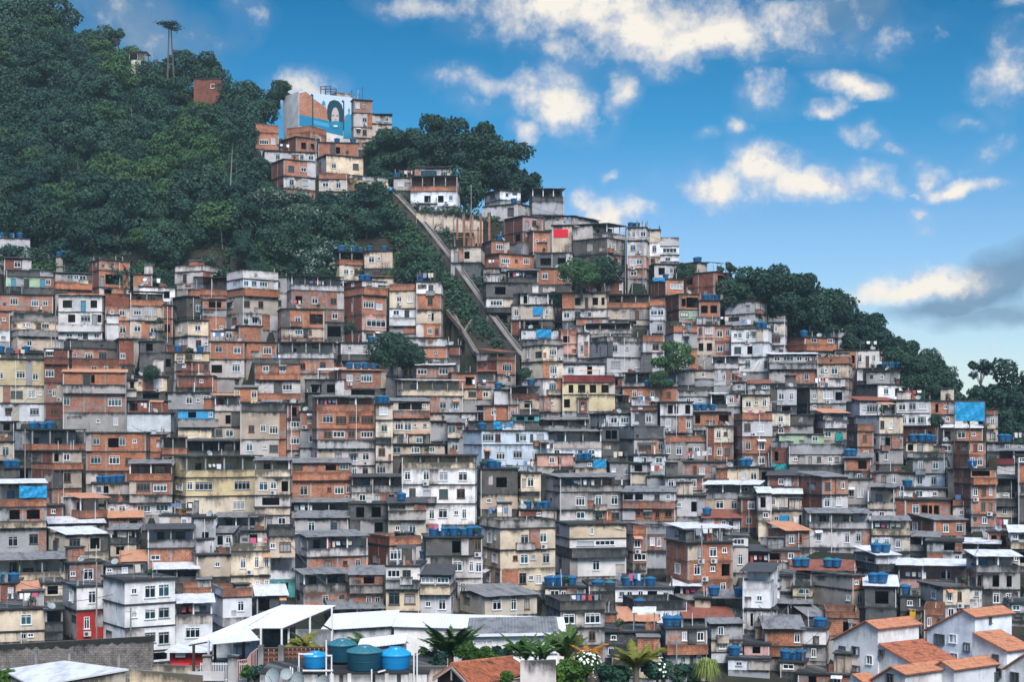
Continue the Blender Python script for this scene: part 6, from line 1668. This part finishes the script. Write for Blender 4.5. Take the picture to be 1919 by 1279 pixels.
for r, h, kind, lead, grp, cat in EXTRA:
    x, y = centre(h); a, _ = looks(h); s = f'{lead} {h["lm"][4:]}' if h.get('lm') else f'{lead} {a} house {relation(x, h["ys"][0])}'
    if s in seen: s = f'{lead} {a} house {relation(x, h["ys"][0], 1)}'
    if s in seen: s = f'{lead} {NUM[min(8, h["nst"])]}-storey {a} house {relation(x, h["ys"][0])}'
    s = s.replace('the ' + a + ' house', a + ' house') if nwords(s) > 14 else s
    k = 1; s0 = s
    while s in seen: k += 1; s = f'{"another" if k == 2 else "further"} {s0}' if k < 4 else f'{s0} {NUM[min(8, k)]}'
    seen[s] = 1; tag(r, s, cat, grp)
SUN_E = 1.6
SKY_S = .135
EXPO = 1.32
HAZE = .00015
SKY = [(0, (.345, .365, .43, 1)), (.037, (.28, .325, .385, 1)), (.083, (.20, .285, .365, 1)), (.126, (.045, .222, .308, 1)), (.176, (.006, .160, .240, 1)), (.30, (.68, .72, .72, 1)), (.45, (1.25, 1.08, .95, 1)), (1, (1.35, 1.12, .98, 1))]
CLOUD_EDGE = (1.8, 1.9, 2.25, 1); CLOUD_CORE = (2.95, 2.75, 2.45, 1); CLOUD_DARK = (.45, .80, 1.2, 1)
# ------------------------------------------------------------------ camera, sun, sky
cam = bpy.data.cameras.new('camera'); co = bpy.data.objects.new('camera', cam); col.objects.link(co)
co.location = (0, 0, ZC); co.rotation_euler = (math.pi / 2, 0, 0); cam.sensor_width = 36; cam.lens = 36 * F / 1919
cam.shift_y = (HY - 639.5) / 1919; cam.clip_start = 1; cam.clip_end = 4000; sc.camera = co
SUN_EL, SUN_AZ = math.radians(44), math.radians(166)      # azimuth measured clockwise from the viewing direction
sd = Vector((math.sin(SUN_AZ) * math.cos(SUN_EL), math.cos(SUN_AZ) * math.cos(SUN_EL), math.sin(SUN_EL)))
sun = bpy.data.lights.new('sun', 'SUN'); so = bpy.data.objects.new('sun', sun); col.objects.link(so)
sun.energy = SUN_E; sun.angle = math.radians(24); sun.color = (1, .95, .88); so.rotation_euler = sd.to_track_quat('Z', 'Y').to_euler()
w = bpy.data.worlds.new('World'); sc.world = w; w.use_nodes = True; nt = w.node_tree; nt.nodes.clear(); n = N(nt)
sky = n.node('ShaderNodeTexSky', sky_type='NISHITA'); sky.sun_disc = False; sky.sun_elevation = SUN_EL; sky.sun_rotation = SUN_AZ
sky.air_density = 1.0; sky.dust_density = .4; sky.ozone_density = 2.2
d = n.node('ShaderNodeTexCoord').outputs['Generated']; s = n.node('ShaderNodeSeparateXYZ'); n.put(s.inputs[0], d)
az = n.math('ARCTAN2', s.outputs[0], s.outputs[1]); el = n.math('ARCSINE', s.outputs[2])
c = n.node('ShaderNodeCombineXYZ'); n.put(c.inputs[0], az); n.put(c.inputs[1], el)
ang = c.outputs[0]
warp = n.node('ShaderNodeTexNoise'); n.put(warp.inputs['Vector'], ang); warp.inputs['Scale'].default_value = 22; warp.inputs['Detail'].default_value = 5
wv = n.vmath('MULTIPLY', n.vmath('SUBTRACT', warp.outputs['Color'], (.5, .5, .5)), (.05, .034, 0))
aw = n.vmath('ADD', ang, wv)
def to_ang(px, py): x, z = (px - CX) / F, (HY - py) / F; return math.atan2(x, 1), math.asin(z / math.sqrt(1 + x * x + z * z))
CLOUDS = [  # px, py, half width, half height, tilt, strength
    (1090, 5, 190, 70, 0, 1.05), (1250, 20, 150, 50, 0, .8), (1330, 30, 240, 60, 0, .5), (1190, 60, 140, 52, 10, 1.0), (1330, 65, 170, 42, -4, 1.0), (1460, 45, 90, 40, 0, .85), (1060, 90, 80, 35, 20, .6), (800, 15, 90, 25, 0, .6), (1690, 75, 55, 35, -20, .45), (1570, 70, 90, 40, 0, .4),
    (1040, 190, 75, 50, 30, 1.0), (1160, 180, 28, 50, 10, .8), (930, 165, 110, 26, 12, .55), (900, 195, 60, 22, 10, .4), (978, 255, 30, 28, 0, .7), (1010, 150, 60, 25, 15, .7), (820, 140, 20, 22, 0, .35),
    (1320, 345, 75, 36, 5, 1.0), (1430, 325, 62, 45, 0, 1.1), (1530, 345, 110, 30, 6, 1.1), (1595, 165, 62, 16, 14, 1.0), (1540, 197, 36, 17, 8, .9), (1440, 175, 42, 32, 40, .55), (1400, 235, 24, 16, 0, .6), (1330, 245, 28, 10, 0, .4), (1610, 255, 45, 18, 25, .6), (1660, 290, 26, 14, 30, .6),
    (1725, 345, 30, 34, -50, .8), (1790, 362, 60, 15, -3, .9), (1700, 375, 18, 6, 0, .6), (1845, 300, 60, 15, -30, .4), (1715, 408, 22, 13, -10, .8), (1720, 432, 20, 11, 0, .6), (1612, 380, 13, 10, 0, .6), (1880, 145, 48, 66, 10, .75), (1895, 10, 30, 12, 0, .6), (1810, 240, 28, 14, 30, .4),
    (1155, 400, 60, 30, 0, 1.0), (1095, 378, 40, 24, 0, .8), (1152, 320, 16, 9, 0, .5), (1720, 530, 125, 26, -6, 1.05), (1790, 520, 60, 20, 0, .8), (1640, 545, 60, 10, -5, .6),
    (455, 30, 40, 38, 40, .35), (580, 185, 60, 35, 0, .75), (1750, 640, 220, 40, 0, .35), (230, 60, 170, 60, 10, .28)]
DARK = [(1880, 520, 130, 42, -22, 1.0), (1770, 575, 90, 22, -4, .8), (1850, 590, 120, 26, 0, .7), (1590, 20, 110, 40, 0, .55), (240, 55, 190, 75, 15, .55)]
def field(lst):
    acc = None
    for px, py, hw, hh, tilt, st in lst:
        a, e = to_ang(px, py)
        v = n.vmath('SUBTRACT', aw, (a, e, 0)); m = n.node('ShaderNodeVectorRotate', rotation_type='Z_AXIS'); n.put(m.inputs[0], v); m.inputs['Angle'].default_value = math.radians(tilt)
        q = n.vmath('MULTIPLY', m.outputs[0], (F / hw * .8, F / hh * .8, 0)); L = n.node('ShaderNodeVectorMath', operation='LENGTH'); n.put(L.inputs[0], q)
        f = n.math('MULTIPLY', n.ramp(L.outputs['Value'], .25, 1.35, 1, 0), st)
        acc = f if acc is None else n.math('MAXIMUM', acc, f)
    return acc
fine = n.noise(ang, 42, 8, .66); lit = n.math('SUBTRACT', fine, n.noise(n.vmath('ADD', ang, (.004, .007, 0)), 42, 8, .66)); mid = n.noise(aw, 24, 4, .55)
fc = field(CLOUDS); dens = n.math('ADD', fc, n.math('MULTIPLY', n.math('SUBTRACT', fine, .5), 1.35)); dens = n.math('ADD', dens, n.math('MULTIPLY', n.math('SUBTRACT', mid, .5), .5))
cl = n.ramp(dens, .24, 1.02); soft = n.ramp(fc, .02, .5, 0, .25)
cl = n.math('MAXIMUM', cl, n.math('MULTIPLY', soft, n.ramp(mid, .35, .65)))
fd = field(DARK); dk = n.ramp(n.math('ADD', fd, n.math('MULTIPLY', n.math('SUBTRACT', mid, .5), .7)), .15, .75, 0, .8)
elr = n.node('ShaderNodeValToRGB'); n.put(elr.inputs[0], n.ramp(el, 0.0, math.pi / 2))
cr = elr.color_ramp; cr.elements[0].position = 0; cr.elements[0].color = SKY[0][1]; cr.elements[1].position = 1; cr.elements[1].color = SKY[-1][1]
for p, q in SKY[1:-1]: e = cr.elements.new(p); e.color = q
tint = n.mix(1.0, sky.outputs[0], elr.outputs[0], 'MULTIPLY')
cloudc = n.mix(n.ramp(n.math('ADD', n.math('ADD', dens, n.math('MULTIPLY', mid, .5)), n.math('MULTIPLY', lit, 2.2)), .5, 1.15), CLOUD_EDGE, CLOUD_CORE)
csky = n.mix(dk, tint, CLOUD_DARK); csky = n.mix(cl, csky, cloudc)
bg = n.node('ShaderNodeBackground'); n.L.new(csky, bg.inputs[0]); bg.inputs[1].default_value = SKY_S
o = n.node('ShaderNodeOutputWorld'); n.L.new(bg.outputs[0], o.inputs[0])
w.cycles.sampling_method = 'MANUAL'; w.cycles.sample_map_resolution = 512
sc.view_settings.view_transform = 'Standard'; sc.view_settings.look = 'None'; sc.view_settings.gamma = 1; sc.view_settings.exposure = EXPO
sc.render.engine = 'CYCLES'; sc.cycles.use_denoising = True; sc.cycles.max_bounces = 5; sc.cycles.diffuse_bounces = 3; sc.cycles.glossy_bounces = 2; sc.cycles.volume_bounces = 0; sc.cycles.transparent_max_bounces = 4; sc.cycles.use_adaptive_sampling = True; sc.cycles.adaptive_threshold = .01
import os
if os.environ.get('DBG_HITS') or os.path.exists('/tmp/dbg'):
    bpy.context.view_layer.update(); dg = bpy.context.evaluated_depsgraph_get(); out = []
    for py in range(430, 1260, 8):
        for px in range(4, 1919, 8):
            d = Vector(((px - CX) / F, 1, (HY - py) / F)).normalized()
            ok, loc, nn, ii, ob, mm = sc.ray_cast(dg, Vector((0, 0, ZC)), d)
            if ok and ob.name in ('hillside', 'ground') and not inside(FOREST, px, py) and py > lerp_tab(CREST, px) + 25 and not (830 < px < 985 and 520 < py < 660): out.append((px, py))
    open('/tmp/hits.txt', 'w').write(repr(out))
m, nt = new_mat('haze'); n = N(nt); v = n.node('ShaderNodeVolumePrincipled'); v.inputs['Color'].default_value = (.62, .83, .96, 1); v.inputs['Density'].default_value = HAZE; v.inputs['Anisotropy'].default_value = .0
o = n.node('ShaderNodeOutputMaterial'); n.L.new(v.outputs[0], o.inputs['Volume'])
b = MB(); b.box(-430, 430, -50, 570, -1.4, 150, m); tag(b.build('haze'), kind='stuff')
